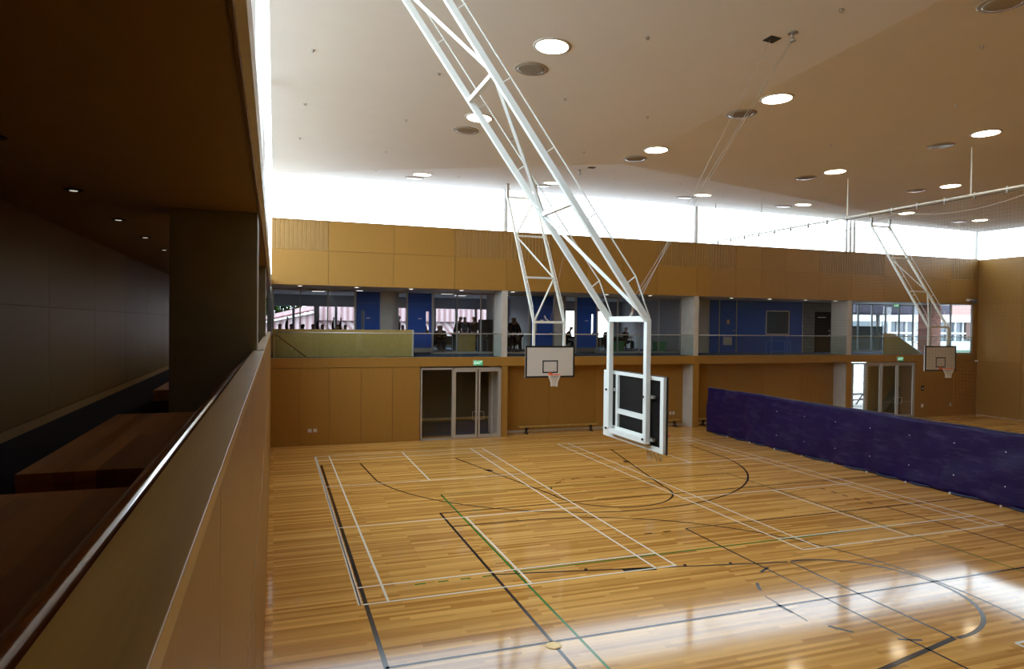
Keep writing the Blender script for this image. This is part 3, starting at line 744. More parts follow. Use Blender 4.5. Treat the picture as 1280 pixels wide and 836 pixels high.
def person(pose='sit', arm_up=False, lean=0., shirt='cloth_dark', long_hair=False):
    """figure facing -y; origin on the floor"""
    r = empty('person')
    hz = .50 if pose == 'sit' else .94
    L = lean
    sp = [(0, 0, hz), (0, -.10*L-.01, hz+.16), (0, -.28*L, hz+.34), (0, -.42*L, hz+.50)]
    nk = (0, -.50*L-.01, hz+.58); hb = (0, -.54*L-.02, hz+.66); hm = (0, -.58*L-.035, hz+.75); ht = (0, -.60*L-.02, hz+.83)
    V = list(sp)+[nk, hb, hm, ht]; R = [(.17, .125), (.145, .11), (.17, .12), (.15, .095), .060, .082, (.098, .115), .085]
    Ed = [(i, i+1) for i in range(7)]
    nose = len(V); V.append((0, hm[1]-.125, hm[2]-.015)); R.append(.016); Ed.append((6, nose))
    def chain(start, pts, rs):
        p = start
        for q, rr in zip(pts, rs):
            V.append(q); R.append(rr); Ed.append((p, len(V)-1)); p = len(V)-1
        return p
    sh = sp[3]; armverts = []
    for s in (-1, 1):
        S = (s*.19, sh[1], sh[2]-.02)
        if arm_up and s == 1:
            pts = [S, (s*.24, sh[1]-.10, sh[2]+.24), (s*.20, sh[1]-.12, sh[2]+.48), (s*.20, sh[1]-.12, sh[2]+.56)]
        elif pose == 'sit':
            pts = [S, (s*.25, sh[1]-.06, sh[2]-.28), (s*.16, sh[1]-.30, sh[2]-.24), (s*.14, sh[1]-.38, sh[2]-.23)]
        elif L > .3:
            pts = [S, (s*.23, sh[1]-.10, sh[2]-.27), (s*.18, sh[1]-.28, sh[2]-.45), (s*.17, sh[1]-.33, sh[2]-.52)]
        else:
            pts = [S, (s*.25, sh[1]+.02, sh[2]-.29), (s*.20, sh[1]-.14, sh[2]-.50), (s*.18, sh[1]-.20, sh[2]-.56)]
        a0 = len(V); wv = chain(3, pts, [.062, .045, .032, .036]); armverts.append((a0, pts))
        hnd = Vector(pts[-1]); dr = (Vector(pts[-1])-Vector(pts[-2])).normalized(); side = Vector((1, 0, 0))
        side = (side-dr*side.dot(dr)).normalized()
        for k in range(4):
            ln = (.062, .074, .070, .055)[k]; b0 = hnd+side*((k-1.5)*.021)+dr*.02
            chain(wv, [tuple(b0+dr*ln*.5), tuple(b0+dr*ln+Vector((0, -.008, -.004)))], [.009, .008])
        tb = hnd-side*s*.035
        chain(wv, [tuple(tb+dr*.012), tuple(tb+dr*.045-side*s*.012)], [.011, .009])
    legs = []
    for s in (-1, 1):
        if pose == 'sit': pts = [(s*.10, -.02, hz-.01), (s*.12, -.44, hz+.01), (s*.12, -.42, .09), (s*.12, -.54, .04)]
        else: pts = [(s*.10, 0, hz-.06), (s*.11, -.02, .50), (s*.12, .02, .09), (s*.13, -.13, .035)]
        legs.append(pts); chain(0, pts, [.085, .058, .042, .035])
    body = skin_mesh('body', V, Ed, R, M['skin'], 1); body.parent = r
    # shirt: torso and upper arms a little larger
    V2 = [Vector(x) for x in sp]; R2 = [(.19, .145), (.165, .13), (.19, .14), (.17, .115)]; E2 = [(0, 1), (1, 2), (2, 3)]
    for a0, pts in armverts:
        i0 = len(V2); V2 += [Vector(q) for q in pts[:3]]; R2 += [.088, .068, .05]; E2 += [(3, i0), (i0, i0+1), (i0+1, i0+2)]
    skin_mesh('shirt', V2, E2, R2, M[shirt], 1).parent = r
    V3 = [Vector((0, 0, hz+.02))]; R3 = [(.165, .125)]; E3 = []
    for pts in legs:
        i0 = len(V3); V3 += [Vector(q) for q in pts[:3]]; R3 += [.10, .074, .056]; E3 += [(0, i0), (i0, i0+1), (i0+1, i0+2)]
    skin_mesh('trousers', V3, E3, R3, M['cloth_navy'], 1).parent = r
    Vh = [Vector(hm)+Vector((0, .035, .035)), Vector(hm)+Vector((0, .05, -.03))]; Rh = [(.108, .112), (.096, .088)]; Eh = [(0, 1)]
    if long_hair: Vh.append(Vector(hm)+Vector((0, .07, -.16))); Rh.append((.07, .04)); Eh.append((1, 2))
    skin_mesh('hair', Vh, Eh, Rh, M['hair'], 1).parent = r
    return r

protos = {}
def put_person(x, y, rz, key, lab, group=None):
    kw = {'sit': dict(), 'sitlong': dict(long_hair=True, shirt='cloth_brown'), 'sitarm': dict(arm_up=True), 'stand': dict(pose='stand'),
          'standlong': dict(pose='stand', long_hair=True, shirt='cloth_brown'), 'lean': dict(pose='stand', lean=.5), 'sitlean': dict(lean=.6)}[key]
    if key not in protos: protos[key] = person(**kw); r = protos[key]
    else: r = copy_tree(protos[key])
    r.location = (x, y, Z2+.0); r.rotation_euler = (0, 0, rz); tag(r, lab, 'person', group)
PG = 'people in the classrooms'
put_person(.22, 32.3, .3, 'sit', 'seated person at the very left edge of the left classroom, only the head showing', PG)
put_person(.72, 32.4, 2.9, 'sitarm', 'seated person raising a hand, near the left end of the left classroom', PG)
put_person(1.22, 32.7, 2.6, 'sitlong', 'seated person with long hair behind the first mullion of the left classroom', PG)
put_person(1.66, 32.1, 3.3, 'sit', 'seated person with a round head, left of the middle window post', PG)
put_person(2.10, 32.5, 3.0, 'sitarm', 'seated person with one arm up, right of the round-headed one', PG)
put_person(3.15, 32.6, 3.14, 'sitarm', 'seated person whose raised arm shows left of the first blue door', PG)
put_person(2.75, 31.9, 3.0, 'sitarm', 'seated person at the back whose raised arm shows against the pink wall', PG)
put_person(5.68, 32.9, 1.2, 'stand', 'standing person seen through the narrow pane between the first two blue doors', PG)
put_person(6.0, 33.4, 3.0, 'sit', 'seated person low behind the narrow pane, beside the second blue door', PG)
put_person(7.08, 31.7, -1.2, 'sitlean', 'seated person hunched forward at the left edge of the left bay glazing', PG)
put_person(7.72, 32.9, .2, 'sitlong', 'seated person with long hair in the left bay, left one of a pair', PG)
put_person(8.05, 33.8, -.3, 'sit', 'seated person in the left bay, right one of a pair', PG)
put_person(8.35, 32.1, 1.9, 'lean', 'leaning person behind the left edge of the green cabinet', PG)
put_person(9.05, 32.9, 2.9, 'stand', 'standing person centred above the green plywood cabinet', PG)
put_person(9.32, 32.1, -1.2, 'standlong', 'standing person with long hair left of the tall black cabinet', PG)
put_person(11.3, 32.0, .4, 'stand', 'standing person just right of the left concrete column', PG)
put_person(11.95, 32.7, -2.2, 'lean', 'person leaning forward over a desk, behind the left side of the centre hoop', PG)
put_person(14.75, 33.4, 1.4, 'sitlean', 'hunched seated person in the narrow pane left of the fourth blue door', PG)
put_person(16.55, 33.3, -1.4, 'sit', 'seated person at the left edge of the bright window behind the near truss', PG)
put_person(17.4, 33.6, 2.4, 'sitlean', 'seated person bent over in front of the bright window behind the near truss', PG)
put_person(18.9, 34.2, .6, 'sit', 'seated person below the chain of the near truss, right of the bright window', PG)

# ------------------------------------------------------------------ glazed doors at ground level
def glass_doors(n, x0, xs, z1, lab_dots=True, skip_first=False):
    d = struct('door_%d' % n, (x0, YB, 0)); X = [x-x0 for x in xs]; W = X[-1]
    m = MB()
    m.box(0, W, -.04, .10, z1-.07, z1); m.box(0, .06, -.04, .10, 0, z1); m.box(W-.06, W, -.04, .10, 0, z1); m.box(0, X[1], -.04, .10, 0, .07)
    m.box(X[1]-.06, X[1]+.05, -.04, .10, 0, z1)
    m.build('door_frame', M['alu'], d)
    m = MB(); m.box(.06, X[1]-.06, .03, .04, .07, z1-.07); m.build('side_pane', M['clear'], d)
    for i in range(1, len(X)-1):
        a, b_ = X[i]+.03, X[i+1]-.02
        if i == len(X)-2: b_ = X[i+1]-.06
        m = MB(); fw = .075
        m.box(a, b_, -.03, .03, .01, .16); m.box(a, b_, -.03, .03, z1-.17, z1-.075); m.box(a, a+fw, -.03, .03, .16, z1-.17); m.box(b_-fw, b_, -.03, .03, .16, z1-.17)
        lf = m.build('door_leaf', M['alu'], d)
        m = MB(); m.box(a+fw, b_-fw, -.003, .003, .16, z1-.17); m.build('pane', M['clear'], lf)
        if i in (len(X)-3, len(X)-2):
            hx = b_-.04 if i == len(X)-3 else a+.04
            m = MB(); s = -1 if i == len(X)-3 else 1
            m.tube([(hx, -.03, .80), (hx, -.10, .80), (hx+s*.18, -.10, .80), (hx+s*.18, -.10, 1.12), (hx, -.10, 1.12), (hx, -.03, 1.12)], .013, 8); m.build('handle', M['steel'], lf)
    m = MB(); nd = int(W/.115)
    for i in range(nd):
        x = .12+i*.115
        if x < W-.1: m.lathe([(.012, 0), (.012, .0)], (x, 0, 0), 6) if False else m.box(x-.012, x+.012, .024, .028, .86, .884)
    m.build('safety_dots', M['plastic'], d)
glass_doors(7, 5.64, [5.64, 7.02, 8.07, 9.10], 2.96)
glass_doors(8, 28.34, [28.34, 29.28, 30.3, 31.45, 32.68], 2.98)
# lobby behind the left doors
lb = struct('wall_lobby')
m = MB(); m.box(5.2, 12.5, 32.0, 32.1, 0, 3.0); m.box(5.0, 5.2, YB+.3, 32.1, 0, 3.0); m.box(12.4, 12.5, YR+.2, 32.1, 0, 3.0); m.build('lobby_panels', M['dark_room'], lb)
m = MB(); m.box(9.0, 9.9, YR+.16, YR+.5, 0, 3.0); m.build('lobby_return', M['concrete'], lb)
m = MB(); m.box(5.2, 12.4, YR+.02, 32.0, -.1, .0); m.box(5.62, 9.1, YR-.0, YR+.03, -.1, .001); m.build('lobby_carpet', M['carpet_blue'], lb)
m = MB(); m.box(5.25, 12.4, 31.95, 32.0, .10, .22); m.box(5.25, 12.4, 31.95, 32.0, 2.72, 2.76); m.build('lobby_trim', M['ply'], lb)
# stair lobby behind the right doors
lb = struct('wall_stair_lobby')
m = MB(); m.box(31.75, 36.0, 29.4, 29.5, 0, 3.0); m.box(35.9, 36.0, YR, 29.5, 0, 3); m.build('plywood_lining', M['plywall'], lb)
m = MB(); m.prism([(32.1, 0), (33.7, 1.5), (33.7, 0)], 28.7, 29.3); m.build('stair_side', M['dark_room'], lb)
m = MB(); m.box(28.3, 36, YR+.02, 30.6, -.1, 0); m.build('lobby_floor', M['carpet'], lb)

# exit signs
def exit_sign(loc, lab, s=1.):
    r = empty('exit_sign', loc); tag(r, lab, 'sign')
    m = MB(); m.box(-.21*s, .21*s, -.045, 0, -.11*s, .11*s); m.build('housing', M['plastic'], r, bevel=.005)
    m = MB(); m.box(-.20*s, .20*s, -.05, -.045, -.10*s, .10*s); m.build('face', M['exit_green'], r)
    cu = bpy.data.curves.new('lettering', 'FONT'); cu.body = 'EXIT'; cu.size = .17*s; cu.align_x = 'CENTER'; cu.align_y = 'CENTER'; cu.extrude = .002
    t = bpy.data.objects.new('lettering', cu); COL.objects.link(t)
    dg = bpy.context.evaluated_depsgraph_get(); me = bpy.data.meshes.new_from_object(t.evaluated_get(dg)); COL.objects.unlink(t)
    t = bpy.data.objects.new('lettering', me); COL.objects.link(t); me.materials.clear(); me.materials.append(M['exit_white'])
    t.parent = r; t.rotation_euler = (PI/2, 0, 0); t.location = (0, -.053, 0)
exit_sign((8.06, YB-.02, 3.16), 'green illuminated exit sign above the left glazed doors')
exit_sign((31.6, YB-.02, 3.18), 'green illuminated exit sign above the right glazed doors')
exit_sign((32.3, YB+.9, 6.06), 'green exit sign hanging in the upper walkway at the right', .95)

# small wall fittings
def fitting(name, x, y, z, w_, h_, mat, lab, cat):
    r = empty(name, (x, y, z)); tag(r, lab, cat)
    m = MB(); m.box(-w_/2, w_/2, -.02, 0, -h_/2, h_/2); m.build('plate', M[mat], r, bevel=.003)
    m = MB(); m.box(-w_*.2, w_*.2, -.028, -.02, -h_*.25, h_*.1); m.build('socket_insert', M['concrete'], r)
fitting('power_outlet', 1.31, YB, .59, .13, .13, 'plastic', 'white outlet plate low on the left gold wall, left of a pair', 'outlet')
fitting('power_outlet', 1.51, YB, .59, .13, .13, 'plastic', 'white outlet plate low on the left gold wall, right of a pair', 'outlet')
fitting('power_outlet', 18.02, YR-.03, .60, .11, .13, 'plastic', 'white outlet plate in the recess behind the near backboard, left of a pair', 'outlet')
fitting('power_outlet', 18.19, YR-.03, .60, .11, .13, 'plastic', 'white outlet plate in the recess behind the near backboard, right of a pair', 'outlet')
fitting('wall_switch_box', 33.3, YB, 1.57, .2, .28, 'black', 'dark control box on the gold wall right of the right glazed doors', 'control box')
fitting('power_outlet', 33.3, YB, .62, .14, .18, 'plastic', 'white outlet plate below the dark control box', 'outlet')
fitting('power_outlet', 35.4, YB, .62, .12, .18, 'concrete', 'grey outlet plate below the far right hoop', 'outlet')
r = empty('dome_camera', (36.9, YB-.02, 6.38)); tag(r, 'dark dome camera with a white mount at the top right corner of the far wall', 'camera')
m = MB(); m.lathe([(.02, -.24), (.12, -.2), (.16, -.12), (.16, -.04), (.12, -.02)], (0, -.14, .1), 20); m.build('dome', M['alu_dark'], r, True)
m = MB(); m.box(-.45, -.30, -.1, 0, -.02, .12); m.bar((-.35, -.05, .06), (0, -.12, .08), .04); m.build('mount', M['plastic'], r)
m = MB(); m.lathe([(.0, 0), (.09, .02), (.09, .08), (.03, .1)], (0, 0, -.05), 16); o = m.build('wall_sensor', M['plastic'], smooth=True); o.location = (37.22, YB-.1, 3.03); tag(o, 'small white sensor in the far right corner at upper floor level', 'sensor')

# gym benches in the recesses
def gym_bench(x0, x1, y, lab):
    r = empty('gym_bench', ((x0+x1)/2, y, 0)); tag(r, lab, 'bench', 'low gym benches in the recesses'); h = (x1-x0)/2
    m = MB(); m.box(-h, h, -.13, .13, .29, .33); m.build('seat', M['ply'], r, bevel=.006)
    m = MB(); m.box(-h+.2, h-.2, -.03, .03, .08, .12); m.build('lower_beam', M['ply'], r)
    for s in (-1, 1):
        x = s*(h-.32)
        m = MB(); m.box(x-.04, x+.04, -.05, .05, .05, .29); m.bar((x, -.16, .025), (x, .16, .025), .05, .04); m.bar((x-.12*s, 0, .28), (x, 0, .1), .03); m.build('leg', M['black'], r)
        m = MB()
        for yy in (-.15, .15): m.tube([(x-.03, yy, .035), (x+.03, yy, .035)], .034, 14)
        m.build('castor', M['black'], r)
gym_bench(10.12, 13.9, 27.66, 'long low pale gym bench below the centre hoop')
gym_bench(14.9, 18.35, 27.72, 'low pale gym bench partly hidden by the near backboard')
gym_bench(19.3, 22.7, 27.72, 'low pale gym bench behind the left end of the purple curtain')

# ------------------------------------------------------------------ basketball backstops
def net_mesh(parent, rc):
    """knotted cord net below a rim centred rc"""
    m = MB(); n = 12; prof = [(.225, 0), (.195, -.08), (.160, -.16), (.128, -.25), (.115, -.33), (.12, -.41)]
    def pt(i, k, off): r_, z_ = prof[i]; a = 2*PI*(k+off)/n; return (rc[0]+r_*math.cos(a), rc[1]+r_*math.sin(a), rc[2]+z_)
    for i in range(len(prof)-1):
        for k in range(n):
            o1 = .5*(i % 2); 
            m.tube([pt(i, k, o1), pt(i+1, k, o1+.5)], .0055, 5, False); m.tube([pt(i, k, o1), pt(i+1, k, o1-.5)], .0055, 5, False)
    m.build('net', M['cord'], parent)
def backstop(loc, rz, lab, step, nseg=3, rods=True, group='ceiling-hung basketball backstops'):
    """local +x = direction the board faces, local y across; truss leans back to -x"""
    r = empty('basketball_backstop', loc, rz); tag(r, lab, 'basketball hoop', group)
    bw, b0, b1 = .93, 2.93, 4.03
    # board
    m = MB(); m.box(0, .02, -bw, bw, b0, b1); bd = m.build('backboard', M['board'], r)
    m = MB(); m.box(-.006, -.001, -bw+.02, bw-.02, b0+.02, b1-.02); m.build('back_face', M['board_back'], bd)
    m = MB(); t = .05
    m.box(.02, .023, -bw, bw, b0, b0+t); m.box(.02, .023, -bw, bw, b1-t, b1); m.box(.02, .023, -bw, -bw+t, b0+t, b1-t); m.box(.02, .023, bw-t, bw, b0+t, b1-t)
    m.build('black_border', M['black'], bd)
    m = MB(); s0, s1, sh = 3.08, 3.53, .295; t = .045
    m.box(.02, .023, -sh, sh, s0, s0+t); m.box(.02, .023, -sh, sh, s1-t, s1); m.box(.02, .023, -sh, -sh+t, s0+t, s1-t); m.box(.02, .023, sh-t, sh, s0+t, s1-t)
    m.build('target_square', M['black'], bd)
    m = MB(); e = .035
    m.box(.0, .026, -bw-e*.4, bw+e*.4, b1, b1+.012); m.box(.0, .026, -bw-e*.4, bw+e*.4, b0-.012, b0); m.box(0, .026, -bw-.012, -bw, b0, b1); m.box(0, .026, bw, bw+.012, b0, b1)
    m.build('edge_trim', M['black'], bd)
    # steel frame on the back
    m = MB(); x0, x1 = -.05, -.007
    m.box(x0, x1, -bw, bw, b1-.05, b1); m.box(x0, x1, -bw, bw, b0, b0+.07); m.box(x0, x1, -bw, -bw+.085, b0+.071, b1-.051); m.box(x0, x1, bw-.10, bw, b0+.071, b1-.051)
    for y in (-.48, .48): m.box(x0+.004, x1-.001, y-.035, y+.035, b0+.071, b1-.051)
    m.box(x0+.006, x1-.002, -.444, .444, b0+.42, b0+.50)
    m.box(x0-.012, x0-.003, -.6, .6, b0+.14, b0+.21) 
    m.build('rear_frame', M['white_steel'], r)
    # rim
    rim = MB(); rc = (.02+.15+.225, 0, 3.05); n = 28
    pts = [(rc[0]+.228*math.cos(2*PI*k/n), rc[1]+.228*math.sin(2*PI*k/n), rc[2]) for k in range(n+1)]
    rim.tube(pts, .011, 8, False); rim.box(.023, .035, -.08, .08, 2.97, 3.10); rim.box(.03, rc[0]-.225, -.05, .05, 3.03, 3.045)
    rim.bar((.035, -.06, 3.02), (rc[0]-.12, -.19, 3.04), .014); rim.bar((.035, .06, 3.02), (rc[0]-.12, .19, 3.04), .014); rim.bar((.035, 0, 2.98), (rc[0]-.2, 0, 3.03), .02)
    ro = rim.build('rim', M['orange'], r, True)
    net_mesh(ro, rc)
    # mast legs
    lx = -.12; zt = 4.88; hs = .585
    for s in (-1, 1):
        m = MB(); m.box(lx-.04, lx+.04, s*hs-.045, s*hs+.045, b0+.10, zt); leg = m.build('mast_leg', M['white_steel'], r, bevel=.008)
        for z in (b0+.17, b0+.80):
            m = MB(); m.box(lx+.03, x0+.01, s*hs-.13 if s < 0 else s*hs-.08, s*hs+.08 if s < 0 else s*hs+.13, z-.022, z+.022); m.build('clamp', M['steel'], leg)
            m = MB(); m.tube([(lx-.055, s*hs, z), (lx-.075, s*hs, z)], .018, 8); m.build('bolt', M['black'], leg)
    m = MB(); m.box(lx-.035, lx+.035, -hs, hs, b0+.10, b0+.17); m.build('lower_crossbar', M['white_steel'], r)
    # truss
    nodes = [(lx-step*i, zt+1.64*i) for i in range(nseg+1)]
    dx, dz = -step, 1.64; ln = math.hypot(dx, dz); nx, nz = dz/ln, -dx/ln       # normal towards the front and up
    for s in (-1, 1):
        m = MB(); m.bar((nodes[0][0], s*hs, nodes[0][1]-.03), (nodes[-1][0], s*hs, nodes[-1][1]), .07, .085, (nx, 0, nz)); m.build('truss_chord', M['white_steel'], r)
        if rods:
            o_ = .19
            a = Vector((nodes[0][0], s*hs, nodes[0][1]+.02)); e_ = Vector((nodes[-1][0], s*hs, nodes[-1][1])); n_ = Vector((nx, 0, nz))
            q0 = a+(e_-a)*.10+n_*o_; q1 = e_+n_*o_*.9
            m = MB(); m.tube([a+n_*.03, q0, q1], .012, 8)
            m.build('tension_rod', M['white_steel'], r)
            for k in range(1, 6):
                b_ = a+(e_-a)*(.10+.18*(k-1)+.0); mm = MB(); mm.tube([b_, b_+n_*o_], .010, 6); mm.build('rod_spacer', M['white_steel'], r)
    for i, (x, z) in enumerate(nodes):
        m = MB(); m.bar((x, -hs, z), (x, hs, z), .07 if i else .085, .07 if i else .085); m.build('crossbar', M['white_steel'], r)
    for i in range(nseg):
        s = -1 if i % 2 == 0 else 1
        m = MB(); m.bar((nodes[i][0], s*hs, nodes[i][1]), (nodes[i+1][0], -s*hs, nodes[i+1][1]), .05); m.build('diagonal_brace', M['white_steel'], r)
    # hangers to the ceiling
    for s in (-1, 1):
        wx = loc[0]+math.cos(rz)*nodes[-1][0]-math.sin(rz)*s*hs; wy = loc[1]+math.sin(rz)*nodes[-1][0]+math.cos(rz)*s*hs
        zc = ceil_z(wx, wy)
        m = MB(); m.box(nodes[-1][0]-.05, nodes[-1][0]+.05, s*hs-.05, s*hs+.05, nodes[-1][1]-.06, max(zc, nodes[-1][1]+.02)); m.build('ceiling_bracket', M['alu'], r)
    m = MB(); c0 = (nodes[0][0]+.02, -.02, nodes[0][1]+.03)
    m.tube([c0, (c0[0]-.02, -.14, c0[2]+.10), (c0[0]-.04, -.17, c0[2]+.20)], .022, 8); m.build('hoist_shackle', M['steel'], r)
    return r, nodes
RN = backstop((5.32, 9.33, 0), 0, 'large white backstop truss nearest the camera, seen from behind with its black board back', 1.21, 3)
RC = backstop((9.22, 22.1, 0), -PI/2, 'ceiling-hung hoop with white board facing the camera, below the left concrete column', 1.0, 3)
RR = backstop((28.1, 22.1, 0), -PI/2, 'far right ceiling-hung hoop with white board seen through the divider net', 1.06, 3)

# hoist cables
def cable(pts, lab, r_=.0038):
    m = MB(); 
    for p in pts: m.tube(p, r_, 5)
    o = m.build('hoist_cable', M['wire']); tag(o, lab, 'cable')
zc = ceil_z
cable([[(5.45, 9.35, 5.25), (8.34, 9.95, 9.92)]], 'thin single hoist cable rising from the near truss to the square black ceiling opening')
cable([[(5.42, 9.40, 5.25), (8.50, 9.57, 9.78)], [(5.36, 9.40, 5.25), (8.46, 9.57, 9.78)]], 'double hoist cable rising from the near truss to the ceiling pulley')
m = MB(); m.box(-.11, .11, -.11, .11, -.012, 0); o = m.build('ceiling_opening', M['black']); o.location = (8.36, 9.93, zc(8.36, 9.93)-.001)
tag(o, 'square black cable opening in the pale ceiling above the near hoop', 'cable opening')
o.rotation_euler = ceil_n(8.36, 9.93).to_track_quat('Z', 'Y').to_euler()
def pulley(x, y, lab, s=1.):
    r = empty('ceiling_pulley', (x, y, zc(x, y))); tag(r, lab, 'pulley')
    m = MB(); m.lathe([(.09*s, -.012), (.09*s, 0)], (0, 0, 0), 14); m.build('base_plate', M['steel'], r)
    m = MB(); m.box(-.02, .02, -.012, .012, -.1*s, -.01); m.lathe([(.05, 0), (.05, .03)], (0, 0, -.16*s), 12); m.build('pulley_block', M['steel'], r)
pulley(8.5, 9.57, 'steel pulley on the ceiling beside the square black opening')
pulley(9.52, 20.44, 'small pulley on the ceiling above the centre hoop')
cable([[(9.2, 22.05, 4.95), (9.52, 20.44, zc(9.52, 20.44)-.1)]], 'thin hoist cable rising from the centre hoop to the ceiling', .004)
m = MB(); m.box(-.11, .11, -.11, .11, -.012, 0); o = m.build('ceiling_opening', M['black']); o.location = (9.64, 19.8, zc(9.64, 19.8)-.001)
tag(o, 'square dark cable opening in the ceiling above the centre hoop', 'cable opening')

# ------------------------------------------------------------------ ceiling lamps
def on_ceiling(o, x, y):
    o.location = (x, y, ceil_z(x, y)); o.rotation_euler = ceil_n(x, y).to_track_quat('Z', 'Y').to_euler()
lit = [(5.0, 12.06, 'largest glowing round ceiling lamp, beside the near truss'), (4.97, 16.86, 'glowing round ceiling lamp crossed by the near truss'),
       (5.05, 24.4, 'glowing round lamp low at the far left of the ceiling'), (10.45, 12.22, 'glowing round ceiling lamp below the square black opening'),
       (10.24, 16.88, 'glowing round lamp beside the ceiling fold'), (9.98, 23.9, 'glowing round lamp seen between the chords above the centre hoop'),
       (17.6, 12.68, 'glowing round lamp at the upper right of the ceiling'), (17.3, 17.44, 'glowing round lamp in the middle of the darker ceiling'), (16.4, 23.4, 'glowing round lamp above the clerestory, right of the ceiling cable'),
       (23.15, 17.95, 'glowing round lamp left of the thick track rod'), (21.4, 23.3, 'glowing round lamp left of the far right truss rods'), (27.2, 23.2, 'glowing round lamp above the far right hoop truss'), (32.6, 23.7, 'glowing round lamp nearest the right corner'),
       (23.3, 12.7, 'glowing round lamp beyond the right frame edge'), (17.7, 7.5, 'glowing round lamp above the right side, out of frame'), (10.6, 6.0, 'glowing round lamp near the camera, out of frame'), (29.2, 17.9, 'glowing round lamp right of the track rods')]
l0 = None
for x, y, lab in lit:
    if l0 is None:
        l0 = empty('ceiling_lamp'); t = l0
        m = MB(); m.lathe([(.33, -.02), (.37, -.012), (.37, 0), (.31, 0)], (0, 0, 0), 36); m.build('trim_ring', M['ring'], t, True)
        m = MB(); m.lathe([(.10, -.035), (.25, -.03), (.325, -.018), (.31, -.005)], (0, 0, 0), 36); m.build('lens', M['lamp'], t, True)
    else: t = copy_tree(l0)
    on_ceiling(t, x, y); tag(t, lab, 'ceiling lamp', 'round ceiling lamps, lit')
off = [(5.03, 13.27, 'dark unlit round lamp below the largest glowing lamp'), (4.95, 18.09, 'dark unlit round lamp left of the near truss'), (4.98, 25.5, 'unlit pale round lamp at the far left of the ceiling'),
       (10.4, 13.37, 'dark unlit round lamp left of the lamp below the black opening'), (10.19, 18.0, 'dark unlit round lamp by the ceiling fold'), (10.0, 25.0, 'unlit pale round lamp seen between the truss chords'),
       (17.65, 14.0, 'unlit round lamp with a pale reflection at the upper right'), (17.1, 18.52, 'dark unlit round lamp left of the middle right lamp'), (16.35, 24.6, 'unlit pale round lamp just above the clerestory, centre'),
       (22.75, 19.0, 'dark unlit round lamp left of the track rod lamp'), (21.3, 24.4, 'unlit pale round lamp above the clerestory, left of the net track'), (32.1, 24.4, 'unlit pale round lamp near the right corner'), (10.67, 7.45, 'large dark unlit round lamp cut by the top right frame edge')]
f0 = None
for x, y, lab in off:
    if f0 is None:
        f0 = empty('unlit_ceiling_lamp'); t = f0
        m = MB(); m.lathe([(.31, -.02), (.36, -.012), (.36, 0), (.30, 0)], (0, 0, 0), 36); m.build('trim_ring', M['off_ring'], t, True)
        m = MB(); m.lathe([(.10, -.03), (.24, -.028), (.305, -.018), (.30, -.005)], (0, 0, 0), 36); m.build('lens', M['off_lens'], t, True)
    else: t = copy_tree(f0)
    on_ceiling(t, x, y); tag(t, lab, 'ceiling lamp', 'round ceiling lamps, unlit')
# sprinkler heads
spr = [(13.9, 21.2), (14.0, 23.7), (17.2, 23.2), (17.3, 21.1), (20.6, 23.5), (20.7, 21.4), (24.1, 21.3), (28.9, 23.1), (8.6, 21.7), (6.4, 24.3), (11.4, 21.5), (3.4, 24.5),
       (6.4, 10.9), (8.6, 14.6), (8.6, 8.6), (.71, 14.6), (.7, 18.2), (.7, 21.6), (3.3, 18.1), (3.3, 21.6), (3.35, 14.5), (6.35, 14.5), (8.6, 18.2), (6.3, 18.1), (11.75, 14.7), (14.6, 14.9), (14.7, 11.3), (12.0, 8.75)]
h0 = None
for x, y in spr:
    if h0 is None:
        h0 = empty('sprinkler_head'); t = h0
        m = MB(); m.lathe([(.015, -.05), (.035, -.045), (.035, -.04), (.012, -.035), (.012, -.012)], (0, 0, 0), 10); m.build('deflector', M['steel'], t)
        m = MB(); m.lathe([(.035, -.012), (.045, -.006), (.045, 0)], (0, 0, 0), 12); m.build('escutcheon', M['steel'], t)
    else: t = copy_tree(h0)
    on_ceiling(t, x, y); tag(t, 'tiny sprinkler head dotted on the ceiling', 'sprinkler', 'sprinkler heads')

# ------------------------------------------------------------------ divider curtain, netting and its track
XC = 18.62
dv = empty('divider_curtain', (XC, 16, 0)); tag(dv, 'dark purple vinyl divider curtain with fine netting above, hung across the courts', 'curtain')
m = MB(); ny, nz = 340, 16
y0, y1 = -14.0, 10.0      # local to y=16
gridv = []
for i in range(ny+1):
    y = y0+(y1-y0)*i/ny; row = []
    for j in range(nz+1):
        f = j/nz
        z = .02+f*2.02 + .015*math.sin(y*1.1)*f
        amp = .012+.03*(1-f)
        x = amp*math.sin(y*4.3+1.2*math.sin(y*.9))+.008*math.sin(y*9.7+4.5*f)+.03*math.sin(y*.9+5*f)+.015*math.sin(13*f+y*2.3)
        yy = y+.0
        if i == ny: yy = y-.15*f*0
        row.append(m.bm.verts.new((x, yy, z)))
    gridv.append(row)
for i in range(ny):
    for j in range(nz): m.bm.faces.new((gridv[i][j], gridv[i+1][j], gridv[i+1][j+1], gridv[i][j+1]))
sk = m.build('vinyl_skirt', M['vinyl'], dv, True); s_ = sk.modifiers.new('thickness', 'SOLIDIFY'); s_.thickness = .004
def cx_(y): return .05*math.sin(y*4.3+1.2*math.sin(y*.9))
m = MB(); m.tube([(.10*math.sin(y0+(y1-y0)*i/200*4.3+1.2*math.sin((y0+(y1-y0)*i/200)*.9))-.0, y0+(y1-y0)*i/200, .035) for i in range(201)], .035, 8); m.build('weighted_hem', M['vinyl_hem'], dv, True)
m = MB(); m.tube([(.0+cx_(y0+(y1-y0)*i/160), y0+(y1-y0)*i/160, 2.05+.015*math.sin(y0+(y1-y0)*i/160*1.1)) for i in range(161)], .012, 6); m.build('top_seam', M['netting'], dv)
tg = []
